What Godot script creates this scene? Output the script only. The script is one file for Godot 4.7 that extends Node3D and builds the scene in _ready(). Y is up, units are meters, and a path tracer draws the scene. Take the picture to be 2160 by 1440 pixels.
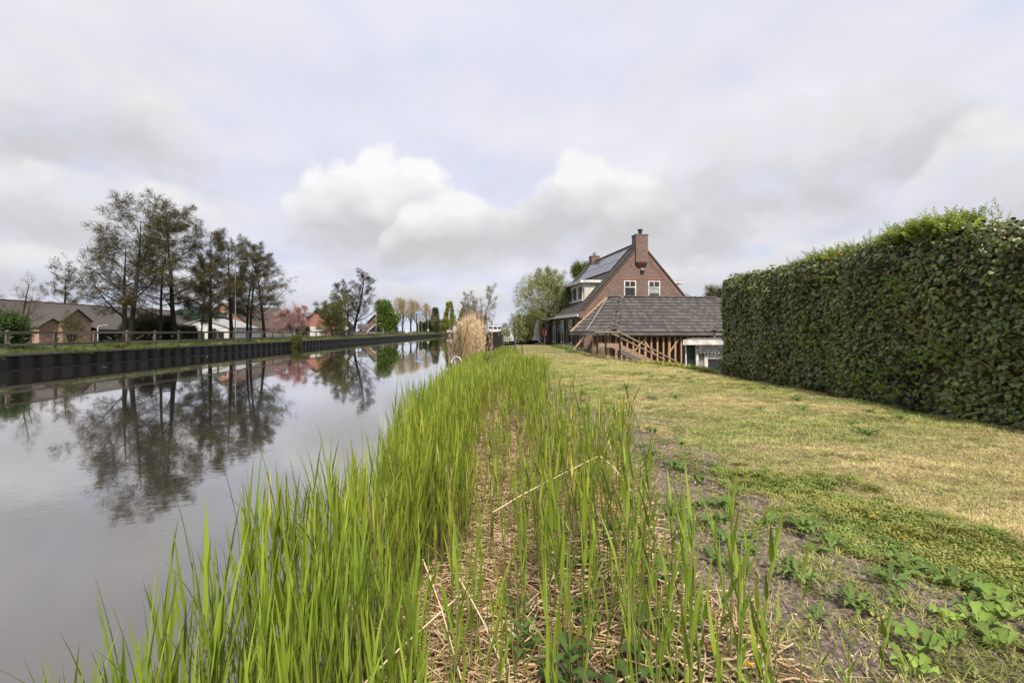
extends Node3D
# A Dutch canal bank in spring: reeds and a dry lawn on a low dike, sheet piling, alders and farms across the water,
# a brick dike house with a tiled annexe and a tall ivy hedge. Water level is y = 0, the canal runs along -z.
const EYE := 2.15
const FOCAL := 1000.0
var rng := RandomNumberGenerator.new()
var taken := {}
var M := {}
var nz := FastNoiseLite.new()
var nz2 := FastNoiseLite.new()
var leaf_clump := {}

class MB:
	var v := PackedVector3Array()
	var n := PackedVector3Array()
	var c := PackedColorArray()
	var i := PackedInt32Array()
	var col := Color(1, 1, 1)
	func tri(a: Vector3, b: Vector3, d: Vector3) -> void:
		var nn := (d - a).cross(b - a).normalized()
		var k := v.size()
		v.push_back(a); v.push_back(b); v.push_back(d)
		for q in 3:
			n.push_back(nn); c.push_back(col); i.push_back(k + q)
	func quad(a: Vector3, b: Vector3, d: Vector3, e: Vector3) -> void:
		var nn := (d - a).cross(b - a).normalized()
		if nn == Vector3.ZERO:
			nn = (e - a).cross(d - a).normalized()
		var k := v.size()
		v.push_back(a); v.push_back(b); v.push_back(d); v.push_back(e)
		for q in 4:
			n.push_back(nn); c.push_back(col)
		for q in [0, 1, 2, 0, 2, 3]:
			i.push_back(k + q)
	func box(o: Vector3, s: Vector3, b := Basis.IDENTITY) -> void:
		var h := s * 0.5
		var p := []
		for q in 8:
			p.push_back(o + b * Vector3(h.x if q & 1 else -h.x, h.y if q & 2 else -h.y, h.z if q & 4 else -h.z))
		quad(p[6], p[7], p[5], p[4]); quad(p[3], p[2], p[0], p[1])
		quad(p[2], p[6], p[4], p[0]); quad(p[7], p[3], p[1], p[5])
		quad(p[2], p[3], p[7], p[6]); quad(p[4], p[5], p[1], p[0])
	# a box from a to b with a square section (a beam, a rail)
	func bar(a: Vector3, b: Vector3, w: float, h: float) -> void:
		var z := (b - a).normalized()
		var x := Vector3.UP.cross(z)
		if x.length() < 0.01:
			x = Vector3.RIGHT
		x = x.normalized()
		box((a + b) * 0.5, Vector3(w, h, a.distance_to(b)), Basis(x, z.cross(x), z))
	func tube(p: PackedVector3Array, r: PackedFloat32Array, sides: int, closed := true) -> void:
		var m := p.size()
		var k := v.size()
		var x := Vector3.ZERO
		for j in m:
			var t := (p[mini(j + 1, m - 1)] - p[maxi(j - 1, 0)]).normalized()
			if x == Vector3.ZERO:
				x = t.cross(Vector3(0.31, 0.2, 0.93)).normalized()
			x = (x - t * x.dot(t)).normalized()
			var y := t.cross(x)
			for s in sides:
				var a := TAU * s / sides
				var d := x * cos(a) + y * sin(a)
				v.push_back(p[j] + d * r[j]); n.push_back(d); c.push_back(col)
		for j in m - 1:
			for s in sides:
				var a := k + j * sides + s
				var b := k + j * sides + (s + 1) % sides
				i.push_back(a); i.push_back(a + sides); i.push_back(b + sides)
				i.push_back(a); i.push_back(b + sides); i.push_back(b)
		if closed and sides > 3:
			for s in range(1, sides - 1):
				var e := k + (m - 1) * sides
				i.push_back(e); i.push_back(e + s + 1); i.push_back(e + s)
	# a lathe round the y axis through o
	func lathe(o: Vector3, prof: Array, sides: int) -> void:
		var k := v.size()
		for j in prof.size():
			var q: Vector2 = prof[j]
			var t: Vector2 = (prof[mini(j + 1, prof.size() - 1)] - prof[maxi(j - 1, 0)])
			for s in sides:
				var a := TAU * s / sides
				v.push_back(o + Vector3(cos(a) * q.x, q.y, sin(a) * q.x))
				n.push_back(Vector3(cos(a) * t.y, -t.x, sin(a) * t.y).normalized()); c.push_back(col)
		for j in prof.size() - 1:
			for s in sides:
				var a := k + j * sides + s
				var b := k + j * sides + (s + 1) % sides
				for q in [a, b, b + sides, a, b + sides, a + sides]:
					i.push_back(q)
	# an outline in the plane of u and w through o, pushed back by depth along d
	func slab(o: Vector3, u: Vector3, w: Vector3, out: PackedVector2Array, d: Vector3) -> void:
		var t := Geometry2D.triangulate_polygon(out)
		var f := u.cross(w).dot(d) < 0.0
		for s in 2:
			for q in range(0, t.size(), 3):
				var a := []
				for z in 3:
					var e: Vector2 = out[t[q + z]]
					a.push_back(o + u * e.x + w * e.y + (d if s else Vector3.ZERO))
				var nn: Vector3 = (a[2] - a[0]).cross(a[1] - a[0])
				if nn.dot(d) * (1.0 if s else -1.0) > 0.0:
					tri(a[0], a[1], a[2])
				else:
					tri(a[0], a[2], a[1])
		for q in out.size():
			var e := o + u * out[q].x + w * out[q].y
			var g2 := out[(q + 1) % out.size()]
			var g := o + u * g2.x + w * g2.y
			quad(e, g, g + d, e + d)
	# a strip leaf: base at o, along d, faces f, bending along its face, w wide at most; fold lifts the edges
	func blade(o: Vector3, d: Vector3, f: Vector3, len: float, w: float, bend: float, segs: int, prof := 0, fold := 0.0) -> void:
		var side := d.cross(f).normalized()
		var k := v.size()
		var p := o
		var dd := d
		for j in segs + 1:
			var t := float(j) / segs
			var ww := w
			if prof == 0:
				ww *= minf(1.0, 0.35 + t * 3.2) * pow(1.0 - t, 0.75)
			elif prof == 1:
				ww *= pow(sin(PI * clampf(t * 0.93 + 0.05, 0.0, 1.0)), 0.8)
			else:
				ww *= 1.0 - t * 0.85
			var nn := side.cross(dd).normalized()
			var lift := nn * (ww * fold)
			v.push_back(p - side * ww * 0.5 + lift); n.push_back((nn + side * fold).normalized()); c.push_back(col)
			v.push_back(p); n.push_back(nn); c.push_back(col)
			v.push_back(p + side * ww * 0.5 + lift); n.push_back((nn - side * fold).normalized()); c.push_back(col)
			dd = (dd + f * bend / segs).normalized()
			p += dd * len / segs
		for j in segs:
			var a := k + j * 3
			for q in [a, a + 3, a + 4, a, a + 4, a + 1, a + 1, a + 4, a + 5, a + 1, a + 5, a + 2]:
				i.push_back(q)
	func mesh() -> ArrayMesh:
		var a := []
		a.resize(Mesh.ARRAY_MAX)
		a[Mesh.ARRAY_VERTEX] = v; a[Mesh.ARRAY_NORMAL] = n; a[Mesh.ARRAY_COLOR] = c; a[Mesh.ARRAY_INDEX] = i
		var m := ArrayMesh.new()
		m.add_surface_from_arrays(Mesh.PRIMITIVE_TRIANGLES, a)
		return m

class Copies:
	var b := PackedFloat32Array()
	var count := 0
	func add(t: Transform3D, k := Color(1, 1, 1)) -> void:
		var x := t.basis.x; var y := t.basis.y; var z := t.basis.z; var o := t.origin
		b.append_array(PackedFloat32Array([x.x, y.x, z.x, o.x, x.y, y.y, z.y, o.y, x.z, y.z, z.z, o.z, k.r, k.g, k.b, 1.0]))
		count += 1

func R(a: float, b: float) -> float:
	return rng.randf_range(a, b)
func V(x: float, y: float, z: float) -> Vector3:
	return Vector3(x, y, z)
# where something stands that the photograph shows at column px and row py, at a distance d down the canal
func P(px: float, py: float, d: float) -> Vector3:
	return Vector3((px - 1036.0) / FOCAL * d, EYE + (699.0 - py) / FOCAL * d, -d)
func X(px: float, d: float) -> float:
	return (px - 1036.0) / FOCAL * d
func Y(py: float, d: float) -> float:
	return EYE + (699.0 - py) / FOCAL * d
func turn(d: Vector3, s := 1.0, roll := 0.0) -> Basis:
	var y := d.normalized()
	var x := y.cross(Vector3(0.21, 0.13, 0.97)).normalized()
	var b := Basis(x, y, x.cross(y)).rotated(y, roll)
	return b.scaled_local(Vector3(s, s, s))
func rnd_dir() -> Vector3:
	var z := R(-1, 1)
	var a := R(0, TAU)
	var q := sqrt(1.0 - z * z)
	return Vector3(cos(a) * q, z, sin(a) * q)

func numbered(s: String) -> String:
	if not taken.has(s):
		taken[s] = 0
		return s
	taken[s] += 1
	return "%s_%03d" % [s, taken[s]]
func tag(o: Node, label := "", category := "", group := "", kind := "") -> Node:
	if label: o.set_meta("label", label)
	if category: o.set_meta("category", category)
	if group: o.set_meta("group", group)
	if kind: o.set_meta("kind", kind)
	return o
func base(called: String, at: Vector3, rot := 0.0) -> Node3D:
	var o := Node3D.new()
	o.name = numbered(called)
	add_child(o)
	o.position = at
	o.rotation.y = rot
	return o
func put(called: String, mesh: Mesh, m: Material, parent: Node = null, at := Vector3.ZERO, b := Basis.IDENTITY) -> MeshInstance3D:
	var o := MeshInstance3D.new()
	o.mesh = mesh
	o.material_override = m
	o.transform = Transform3D(b, at)
	if parent == null:
		o.name = numbered(called)
		add_child(o)
	else:
		o.name = called
		parent.add_child(o, true)
	return o
func bx(called: String, parent: Node, o: Vector3, s: Vector3, m: Material, b := Basis.IDENTITY) -> MeshInstance3D:
	var q := MB.new()
	q.box(Vector3.ZERO, s)
	return put(called, q.mesh(), m, parent, o, b)
func many(called: String, mesh: Mesh, m: Material, k: Copies, parent: Node = null) -> MultiMeshInstance3D:
	var mm := MultiMesh.new()
	mm.transform_format = MultiMesh.TRANSFORM_3D
	mm.use_colors = true
	mm.mesh = mesh
	mm.instance_count = k.count
	mm.buffer = k.b
	var o := MultiMeshInstance3D.new()
	o.multimesh = mm
	o.material_override = m
	if parent == null:
		o.name = numbered(called)
		add_child(o)
	else:
		o.name = called
		parent.add_child(o, true)
	return o

# ---- materials: colours are linear
func lin(r: float, g: float, b: float) -> Color:
	return Color(r, g, b).linear_to_srgb()
func grain(freq: float, lo: float, hi: float, sd: int, size := 256, oct := 4) -> ImageTexture:
	var q := FastNoiseLite.new()
	q.seed = sd
	q.noise_type = FastNoiseLite.TYPE_SIMPLEX_SMOOTH
	q.frequency = freq
	q.fractal_octaves = oct
	var im := q.get_seamless_image(size, size)
	im.convert(Image.FORMAT_L8)
	var d := im.get_data()
	var o := PackedByteArray()
	o.resize(d.size() * 3)
	for k in d.size():
		var t := int(255.0 * (lo + (hi - lo) * d[k] / 255.0))
		o[k * 3] = t; o[k * 3 + 1] = t; o[k * 3 + 2] = t
	return ImageTexture.create_from_image(Image.create_from_data(size, size, false, Image.FORMAT_RGB8, o))
func mat(c: Color, rough := 0.8, tex: Texture2D = null, scale := 1.0, vcol := false) -> StandardMaterial3D:
	var m := StandardMaterial3D.new()
	m.albedo_color = c.linear_to_srgb()
	m.roughness = rough
	m.vertex_color_use_as_albedo = vcol
	m.cull_mode = BaseMaterial3D.CULL_DISABLED
	if tex:
		m.albedo_texture = tex
		m.uv1_triplanar = true
		m.uv1_scale = Vector3(scale, scale, scale)
	return m
func leafy(rough: float, through: float) -> StandardMaterial3D:
	var m := mat(Color(1, 1, 1), rough, null, 1.0, true)
	m.backlight_enabled = true
	m.backlight = Color(through, through, through * 0.8)
	return m
func bumpy(m: StandardMaterial3D, tex: Texture2D, cm: float) -> StandardMaterial3D:
	m.heightmap_enabled = true
	m.heightmap_texture = tex
	m.heightmap_scale = cm
	return m
func brick_image(sd: int, a: Color, b: Color, mortar: Color, wide: int, high: int, courses: int, across: int) -> ImageTexture:
	var q := RandomNumberGenerator.new()
	q.seed = sd
	var im := Image.create(wide, high, false, Image.FORMAT_RGB8)
	im.fill(mortar.linear_to_srgb())
	var ch := high / courses
	var bw := wide / across
	for y in courses:
		for x in across:
			var k := a.lerp(b, q.randf()) * q.randf_range(0.8, 1.2)
			var x0 := x * bw + (bw / 2 if y % 2 else 0)
			var cs := k.linear_to_srgb()
			im.fill_rect(Rect2i(x0, y * ch, bw - 2, ch - 3), cs)
			if x0 + bw - 2 > wide:
				im.fill_rect(Rect2i(0, y * ch, x0 + bw - 2 - wide, ch - 3), cs)
	for y in high:
		for x in wide:
			var e := im.get_pixel(x, y) * q.randf_range(0.9, 1.1)
			im.set_pixel(x, y, Color(e.r, e.g, e.b))
	return ImageTexture.create_from_image(im)

func make_materials() -> void:
	var fine := grain(0.03, 0.62, 1.0, 3)
	var soft := grain(0.012, 0.7, 1.0, 4)
	var rough := grain(0.06, 0.35, 1.0, 5)
	M.fine = fine; M.soft = soft; M.rough = rough
	M.ground = mat(Color(1, 1, 1), 0.95, rough, 1.6, true)
	M.ground.uv1_world_triplanar = true
	bumpy(M.ground, rough, 2.0)
	M.road = mat(Color(0.06, 0.06, 0.062), 0.9, fine, 0.5)
	M.pile = mat(Color(0.024, 0.019, 0.017), 0.62, rough, 0.8)
	M.cap = mat(Color(0.15, 0.14, 0.122), 0.8, fine, 0.8)
	M.oldwood = bumpy(mat(Color(0.31, 0.265, 0.225), 0.9, rough, 1.3), rough, 0.4)
	M.oldwood_b = bumpy(mat(Color(0.20, 0.165, 0.14), 0.9, rough, 1.1), rough, 0.4)
	M.bark = bumpy(mat(Color(0.055, 0.047, 0.036), 0.95, rough, 1.2, true), rough, 2.0)
	M.leaf = leafy(0.5, 0.7)
	M.blade = leafy(0.42, 0.75)
	M.straw = leafy(0.7, 0.3)
	M.ivy = leafy(0.32, 0.25)
	M.twig = mat(Color(1, 1, 1), 0.9, null, 1.0, true)
	M.white = mat(Color(0.78, 0.78, 0.76), 0.45, soft, 0.7)
	M.cream = mat(Color(0.70, 0.68, 0.62), 0.5, soft, 0.7)
	M.zinc = mat(Color(0.16, 0.155, 0.145), 0.5, soft, 0.5)
	M.black = mat(Color(0.012, 0.012, 0.013), 0.5, soft, 1.0)
	M.dark = mat(Color(0.02, 0.02, 0.02), 0.8)
	M.green = mat(Color(0.012, 0.035, 0.028), 0.5, soft, 1.0)
	M.wood = mat(Color(0.62, 0.38, 0.20), 0.75, fine, 1.7)
	M.wood_b = mat(Color(0.70, 0.46, 0.26), 0.75, fine, 1.4)
	M.plank = mat(Color(0.40, 0.265, 0.19), 0.85, soft, 2.0)
	M.rail = mat(Color(0.33, 0.255, 0.175), 0.85, fine, 2.0)
	M.grey = mat(Color(0.42, 0.42, 0.42), 0.5, soft, 0.6)
	M.steel = mat(Color(0.5, 0.5, 0.49), 0.4, soft, 0.6)
	M.glass = mat(Color(0.025, 0.03, 0.034), 0.04)
	M.glass.metallic_specular = 0.9
	M.solar = mat(Color(0.02, 0.02, 0.024), 0.12)
	M.solar.metallic_specular = 1.0
	M.brick = mat(Color(1, 1, 1), 0.9, brick_image(8, Color(0.088, 0.051, 0.044), Color(0.165, 0.100, 0.086), Color(0.39, 0.34, 0.30), 400, 384, 16, 8), 0.5)
	M.brick.uv1_scale = Vector3(0.58, 0.95, 0.58)
	M.brick_up = mat(Color(1, 1, 1), 0.9, brick_image(9, Color(0.15, 0.052, 0.040), Color(0.20, 0.08, 0.062), Color(0.36, 0.29, 0.24), 400, 384, 16, 8), 0.5)
	M.brick_up.uv1_scale = Vector3(1.9, 0.29, 1.9)
	M.brick_dark = mat(Color(1, 1, 1), 0.9, brick_image(10, Color(0.11, 0.06, 0.05), Color(0.17, 0.10, 0.085), Color(0.34, 0.285, 0.24), 400, 384, 16, 8), 0.5)
	M.brick_dark.uv1_scale = Vector3(0.58, 0.95, 0.58)
	M.brick_far = mat(Color(1, 1, 1), 0.9, brick_image(11, Color(0.28, 0.165, 0.12), Color(0.37, 0.245, 0.18), Color(0.44, 0.34, 0.26), 400, 384, 16, 8), 0.5)
	M.brick_far.uv1_scale = Vector3(0.58, 0.95, 0.58)
	M.brick_red = mat(Color(1, 1, 1), 0.9, brick_image(12, Color(0.23, 0.095, 0.06), Color(0.30, 0.14, 0.09), Color(0.36, 0.25, 0.19), 400, 384, 16, 8), 0.5)
	M.brick_red.uv1_scale = Vector3(0.58, 0.95, 0.58)
	M.tile = []
	for k in 5:
		var t: float = [0.082, 0.108, 0.13, 0.096, 0.15][k]
		M.tile.push_back(mat(Color(t * 1.04, t * 0.94, t * 0.91), 0.62, fine, 1.2))
	M.tile_far = mat(Color(0.085, 0.078, 0.078), 0.65, fine, 0.6)
	M.slate = mat(Color(0.13, 0.115, 0.105), 0.85, rough, 0.5)
	M.slate_b = mat(Color(0.17, 0.125, 0.10), 0.85, rough, 0.5)
	M.orange = mat(Color(0.42, 0.16, 0.06), 0.8, fine, 1.0)
	M.canvas = mat(Color(0.52, 0.49, 0.46), 0.85, soft, 1.0)
	M.yellow = mat(Color(0.62, 0.42, 0.16), 0.7, soft, 1.0)
	M.red = mat(Color(0.5, 0.05, 0.03), 0.5)
	M.blue = mat(Color(0.05, 0.20, 0.60), 0.5)
	M.hull = mat(Color(0.74, 0.74, 0.73), 0.25)
	# water: murky, nearly still
	var w := mat(Color(0.195, 0.178, 0.156), 0.02)
	w.metallic_specular = 1.0
	w.metallic = 0.84
	w.clearcoat_enabled = true
	w.clearcoat = 1.0
	w.clearcoat_roughness = 0.02
	var q := FastNoiseLite.new()
	q.seed = 21
	q.noise_type = FastNoiseLite.TYPE_SIMPLEX_SMOOTH
	q.frequency = 0.022
	q.fractal_octaves = 3
	var im := q.get_seamless_image(512, 512)
	im.convert(Image.FORMAT_RGBA8)
	im.bump_map_to_normal_map(6.0)
	w.normal_enabled = true
	w.normal_texture = ImageTexture.create_from_image(im)
	w.normal_scale = 0.034
	w.uv1_triplanar = true
	w.uv1_world_triplanar = true
	w.uv1_scale = Vector3(0.16, 0.16, 0.36)
	M.water = w

# ---- sky
func make_sky() -> PanoramaSkyMaterial:
	var W := 2048
	var H := 1024
	var a := FastNoiseLite.new()
	a.seed = 5; a.noise_type = FastNoiseLite.TYPE_SIMPLEX_SMOOTH; a.frequency = 1.0; a.fractal_octaves = 5; a.fractal_gain = 0.52
	var b := FastNoiseLite.new()
	b.seed = 17; b.noise_type = FastNoiseLite.TYPE_SIMPLEX_SMOOTH; b.frequency = 1.0; b.fractal_octaves = 4
	var puff := FastNoiseLite.new()
	puff.seed = 31; puff.noise_type = FastNoiseLite.TYPE_CELLULAR; puff.frequency = 1.0; puff.fractal_type = FastNoiseLite.FRACTAL_FBM
	puff.fractal_octaves = 3; puff.cellular_return_type = FastNoiseLite.RETURN_DISTANCE; puff.fractal_gain = 0.45
	# heaped clouds: azimuth from the canal axis, elevation of the base (degrees), half width, height, whiteness of the tops
	var heaps := [
		[-12.5, 9.6, 11.0, 9.2, 0.85], [-2.5, 9.0, 10.0, 6.0, 0.7], [11.5, 10.5, 10.0, 7.6, 0.72], [19.5, 9.0, 8.5, 7.0, 0.3], [29.0, 11.0, 11.0, 10.0, 0.15], [41.0, 12.0, 7.5, 11.0, 0.1], [48.0, 7.0, 8.0, 9.0, 0.4],
		[-42.0, 15.0, 12.0, 8.5, 0.3], [-40.0, 8.0, 12.0, 6.0, 0.4], [-46.0, 3.5, 9.0, 3.6, 0.35], [24.0, 3.0, 12.0, 4.4, 0.2], [-27.0, 3.0, 9.0, 3.0, 0.25], [-8.0, 2.6, 12.0, 3.0, 0.15], [36.0, 4.0, 10.0, 5.0, 0.3]]
	var q := RandomNumberGenerator.new()
	q.seed = 40
	for k in 26:
		heaps.push_back([58.0 + k * 9.4 + q.randf_range(-4, 4), q.randf_range(4.0, 15.0), q.randf_range(7.0, 12.0), q.randf_range(3.0, 9.5), q.randf_range(0.2, 1.0)])
	var data := PackedFloat32Array()
	data.resize(W * H * 3)
	for x in W:
		var az := wrapf((float(x) + 0.5) / W * 360.0, -180.0, 180.0)
		var sa := sin(deg_to_rad(az))
		var ca := -cos(deg_to_rad(az))
		var near := []
		for h in heaps:
			var e := absf(wrapf(az - h[0], -180.0, 180.0))
			if e < h[2] * 1.7:
				near.push_back(h)
		for y in H / 2 + 2:
			var el := 90.0 - (float(y) + 0.5) / H * 180.0
			var s := sin(deg_to_rad(el))
			var k := cos(deg_to_rad(el))
			var f := 1.0 / (maxf(s, 0.0) + 0.16)
			var px := sa * k * f
			var pz := ca * k * f
			# broken sheet of high cloud, pale blue showing through here and there
			var t := a.get_noise_3d(px * 0.85 + 3.0, pz * 0.85, s * 1.2) * 0.7 + 0.5
			var u := b.get_noise_3d(px * 0.55, pz * 0.55 + 7.0, s) * 0.7 + 0.5
			var cover := clampf(0.62 + (t - 0.5) * 1.25 + (u - 0.5) * 0.6, 0.0, 1.0)
			var low := exp(-maxf(el, 0.0) / 6.0)
			var r := lerpf(0.655, 0.80, cover) - low * 0.09
			var g := lerpf(0.695, 0.785, cover) - low * 0.04
			var bl := lerpf(0.865, 0.855, cover) - low * 0.01
			var dark := clampf((u - 0.52) * 1.5, 0.0, 1.0) * clampf((el - 8.0) / 22.0, 0.0, 1.0)
			var wisp := clampf((a.get_noise_3d(px * 2.4, pz * 2.4 + 11.0, s * 3.0)) * 1.9, -1.0, 1.0)
			r -= dark * 0.11 - wisp * 0.034; g -= dark * 0.105 - wisp * 0.030; bl -= dark * 0.12 - wisp * 0.016
			var patch := clampf((b.get_noise_3d(px * 1.1 + 20.0, pz * 1.1, s * 2.0) - 0.20) * 3.5, 0.0, 1.0) * clampf(1.15 - cover, 0.0, 1.0)
			r -= patch * 0.14; g -= patch * 0.06
			for h in near:
				var da: float = wrapf(az - h[0], -180.0, 180.0) / h[2]
				var de: float = (el - h[1]) / h[3]
				if de < -0.6 or de > 1.9:
					continue
				var w := a.get_noise_3d(az * 0.06, el * 0.08, h[0]) * 0.5
				var v1 := b.get_noise_3d(az * 0.20, el * 0.24, h[0] + 3.0) * 0.30
				var pf := puff.get_noise_3d(az * 0.20 + w * 0.8, el * 0.26 + v1, h[0] * 0.3) + 0.55
				var top: float = sqrt(maxf(0.0, 1.0 - da * da * 0.85)) * 1.12 + w * 0.42 - (pf - 0.35) * 0.42 * h[4] + v1 * (0.55 + 0.75 * (1.0 - h[4]))
				var crisp: float = lerpf(0.30, 0.13, h[4])
				var in_top := smoothstep(-crisp * 0.3, crisp, top - de)
				var in_low := smoothstep(-0.50, 0.18, de + (w + v1) * 0.7)
				var m := in_top * in_low * smoothstep(1.30, 0.65, absf(da) - w * 0.5 - v1 * 0.5)
				if h[4] < 0.5:
					m *= clampf(0.72 + 0.9 * a.get_noise_3d(az * 0.13, el * 0.20, 9.0), 0.0, 1.0)
				if m <= 0.0:
					continue
				var lit: float = clampf((de - top * 0.42 + w * 0.6 - pf * 0.35 + v1 * 0.9 + 0.22) * 1.7, 0.0, 1.0)
				var hi := lerpf(0.72, 0.99, h[4])
				var v := lerpf(0.585, hi, lit)
				m *= lerpf(0.80, 0.95, h[4])
				r = lerpf(r, v * 1.0, m); g = lerpf(g, v * 0.985, m); bl = lerpf(bl, lerpf(v * 1.015, v * 0.98, lit), m)
			var o := (y * W + x) * 3
			data[o] = r; data[o + 1] = g; data[o + 2] = bl
	for y in range(H / 2 + 2, H):
		for x in W:
			var o := (y * W + x) * 3
			data[o] = 0.30; data[o + 1] = 0.30; data[o + 2] = 0.26
	var im := Image.create_from_data(W, H, false, Image.FORMAT_RGBF, data.to_byte_array())
	var m := PanoramaSkyMaterial.new()
	m.panorama = ImageTexture.create_from_image(im)
	return m

# ---- the lie of the land
func crest(d: float) -> float:
	# how far to the side of the canal axis the lawn reaches before it drops to the yard
	var k := [[0, 7.4], [16, 7.2], [20, 6.25], [24, 5.5], [30, 5.45], [34, 6.6], [38, 9.0], [60, 14.0]]
	for q in k.size() - 1:
		if d < k[q + 1][0]:
			return lerpf(k[q][1], k[q + 1][1], clampf((d - k[q][0]) / (k[q + 1][0] - k[q][0]), 0, 1))
	return 14.0
func shore(d: float) -> float:
	return 4.2 * smoothstep(44.0, 51.0, d) - 0.12 * sin(d * 0.9) - 0.08 * sin(d * 2.3 + 1.0)
func land(x: float, d: float) -> float:
	if x < -26.5:
		return 0.86 + 0.05 * nz.get_noise_2d(x * 3.0, d * 3.0)
	if d > 292.0:
		return 0.85
	var s := x - shore(d)
	var y := -0.9
	if s > -1.7:
		var k := [[-1.7, -0.75], [-1.1, -0.16], [-0.75, 0.02], [-0.35, 0.24], [0.3, 0.50], [0.95, 0.76], [1.6, 0.84], [3.0, 0.86], [900, 0.87]]
		for q in k.size() - 1:
			if s < k[q + 1][0]:
				y = lerpf(k[q][1], k[q + 1][1], (s - k[q][0]) / (k[q + 1][0] - k[q][0]))
				break
		y += 0.05 * nz.get_noise_2d(x * 14.0, d * 14.0) + 0.022 * nz2.get_noise_2d(x * 40.0, d * 40.0)
		var c := crest(d)
		if x > c - 0.6 and d < 62.0:
			y = lerpf(y, -0.65, smoothstep(c - 0.6, c + 2.4, x))
	return y

# what the ground is made of
func soil_at(x: float, d: float) -> float:
	var s := x - shore(d)
	var n := nz.get_noise_2d(x * 9.0, d * 9.0) * 0.5 + nz2.get_noise_2d(x * 30.0, d * 30.0) * 0.3
	var edge := 2.5 - clampf((d - 3.5) * 0.14, 0.0, 1.2)
	return clampf(smoothstep(edge + 0.35, edge - 0.45, s + n * 1.5) * smoothstep(0.7, 1.1, s) * (1.0 - smoothstep(9.0, 16.0, d)) * 1.25 - maxf(0.0, n - 0.16) * 1.4, 0.0, 1.0)
func mat_at(x: float, d: float) -> float:
	# low creeping mat of small leaves
	var c := 2.68 - (d - 3.0) * 0.12
	var n := nz2.get_noise_2d(x * 22.0 + 50.0, d * 22.0) * 0.30 + nz2.get_noise_2d(x * 75.0 + 9.0, d * 75.0) * 0.28
	return smoothstep(0.58, 0.18, absf(x - c) + n) * smoothstep(4.5, 3.8, d + n * 2.0) * smoothstep(1.9, 2.4, d + n)
func ground_colour(x: float, d: float) -> Color:
	var s := x - shore(d)
	if x < -26.0:
		return Color(0.10, 0.125, 0.045)
	if d > 62.0 or s < -1.2:
		return Color(0.09, 0.10, 0.045)
	var a := nz.get_noise_2d(x * 4.0, d * 4.0)
	var b := nz2.get_noise_2d(x * 16.0, d * 16.0)
	var straw := Color(0.50, 0.40, 0.19)
	var green := Color(0.27, 0.28, 0.085)
	var lawn := straw.lerp(green, clampf(0.55 + a * 0.8 + b * 0.6, 0.05, 0.95))
	var soil := Color(0.33, 0.255, 0.21) * (1.0 + 0.35 * b)
	var litter := Color(0.24, 0.165, 0.10) * (1.0 + 0.3 * b)
	var k := lawn.lerp(soil, soil_at(x, d))
	k = k.lerp(Color(0.20, 0.19, 0.075), mat_at(x, d) * 0.7)
	k = k.lerp(litter, smoothstep(1.15, 0.75, s))
	if d < 62.0 and x > crest(d) + 1.2:
		k = Color(0.14, 0.12, 0.09)
	return k

func make_land() -> void:
	nz.seed = 2; nz.noise_type = FastNoiseLite.TYPE_SIMPLEX_SMOOTH; nz.frequency = 0.05; nz.fractal_octaves = 3
	nz2.seed = 9; nz2.noise_type = FastNoiseLite.TYPE_SIMPLEX_SMOOTH; nz2.frequency = 0.05; nz2.fractal_octaves = 2
	var xs := PackedFloat32Array([-900, -500, -250, -120, -70, -50, -40, -34, -30, -28, -27, -26.6, -26.42, -20, -10, -4, -2.4])
	var x := -2.0
	while x < 8.0:
		xs.push_back(x)
		x += 0.09
	for q in [8.3, 8.7, 9.2, 9.8, 10.6, 11.6, 13, 15, 18, 24, 34, 50, 90, 180, 400, 900]:
		xs.push_back(q)
	var ds := PackedFloat32Array([-60, -30, -12, -6, -3, -1])
	var d := 0.0
	while d < 62.0:
		ds.push_back(d)
		d += 0.09 if d < 9.0 else (0.16 if d < 18.0 else (0.4 if d < 34.0 else 0.8))
	for q in [63, 66, 72, 80, 95, 120, 160, 210, 260, 285, 290, 293, 300, 340, 420, 560, 800, 1300]:
		ds.push_back(q)
	var m := MB.new()
	for j in ds.size():
		for k in xs.size():
			m.v.push_back(Vector3(xs[k], land(xs[k], ds[j]), -ds[j]))
			m.c.push_back(ground_colour(xs[k], ds[j]))
	var w := xs.size()
	m.n.resize(m.v.size())
	for j in ds.size():
		for k in w:
			var e := m.v[j * w + mini(k + 1, w - 1)] - m.v[j * w + maxi(k - 1, 0)]
			var f := m.v[mini(j + 1, ds.size() - 1) * w + k] - m.v[maxi(j - 1, 0) * w + k]
			m.n[j * w + k] = e.cross(f).normalized()
			if j < ds.size() - 1 and k < w - 1:
				var a := j * w + k
				for q in [a, a + w, a + w + 1, a, a + w + 1, a + 1]:
					m.i.push_back(q)
	tag(put("ground", m.mesh(), M.ground), "low dike with dry lawn, bare soil and far meadows", "ground", "", "structure")
	# water, with a real edge against the land
	var wt := MB.new()
	wt.quad(V(-26.45, 0, -45), V(0.4, 0, -45), V(0.4, 0, 60), V(-26.45, 0, 60))
	wt.quad(V(-26.45, 0, -291.5), V(8.0, 0, -291.5), V(8.0, 0, -45), V(-26.45, 0, -45))
	tag(put("canal_water", wt.mesh(), M.water), "still brown canal water mirroring the sky", "water", "", "structure")
	var rd := MB.new()
	rd.quad(V(-38.5, 0.905, -420), V(-32.5, 0.905, -420), V(-32.5, 0.905, 40), V(-38.5, 0.905, 40))
	tag(put("road", rd.mesh(), M.road), "asphalt road behind the fence across the canal", "road", "", "structure")

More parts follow.
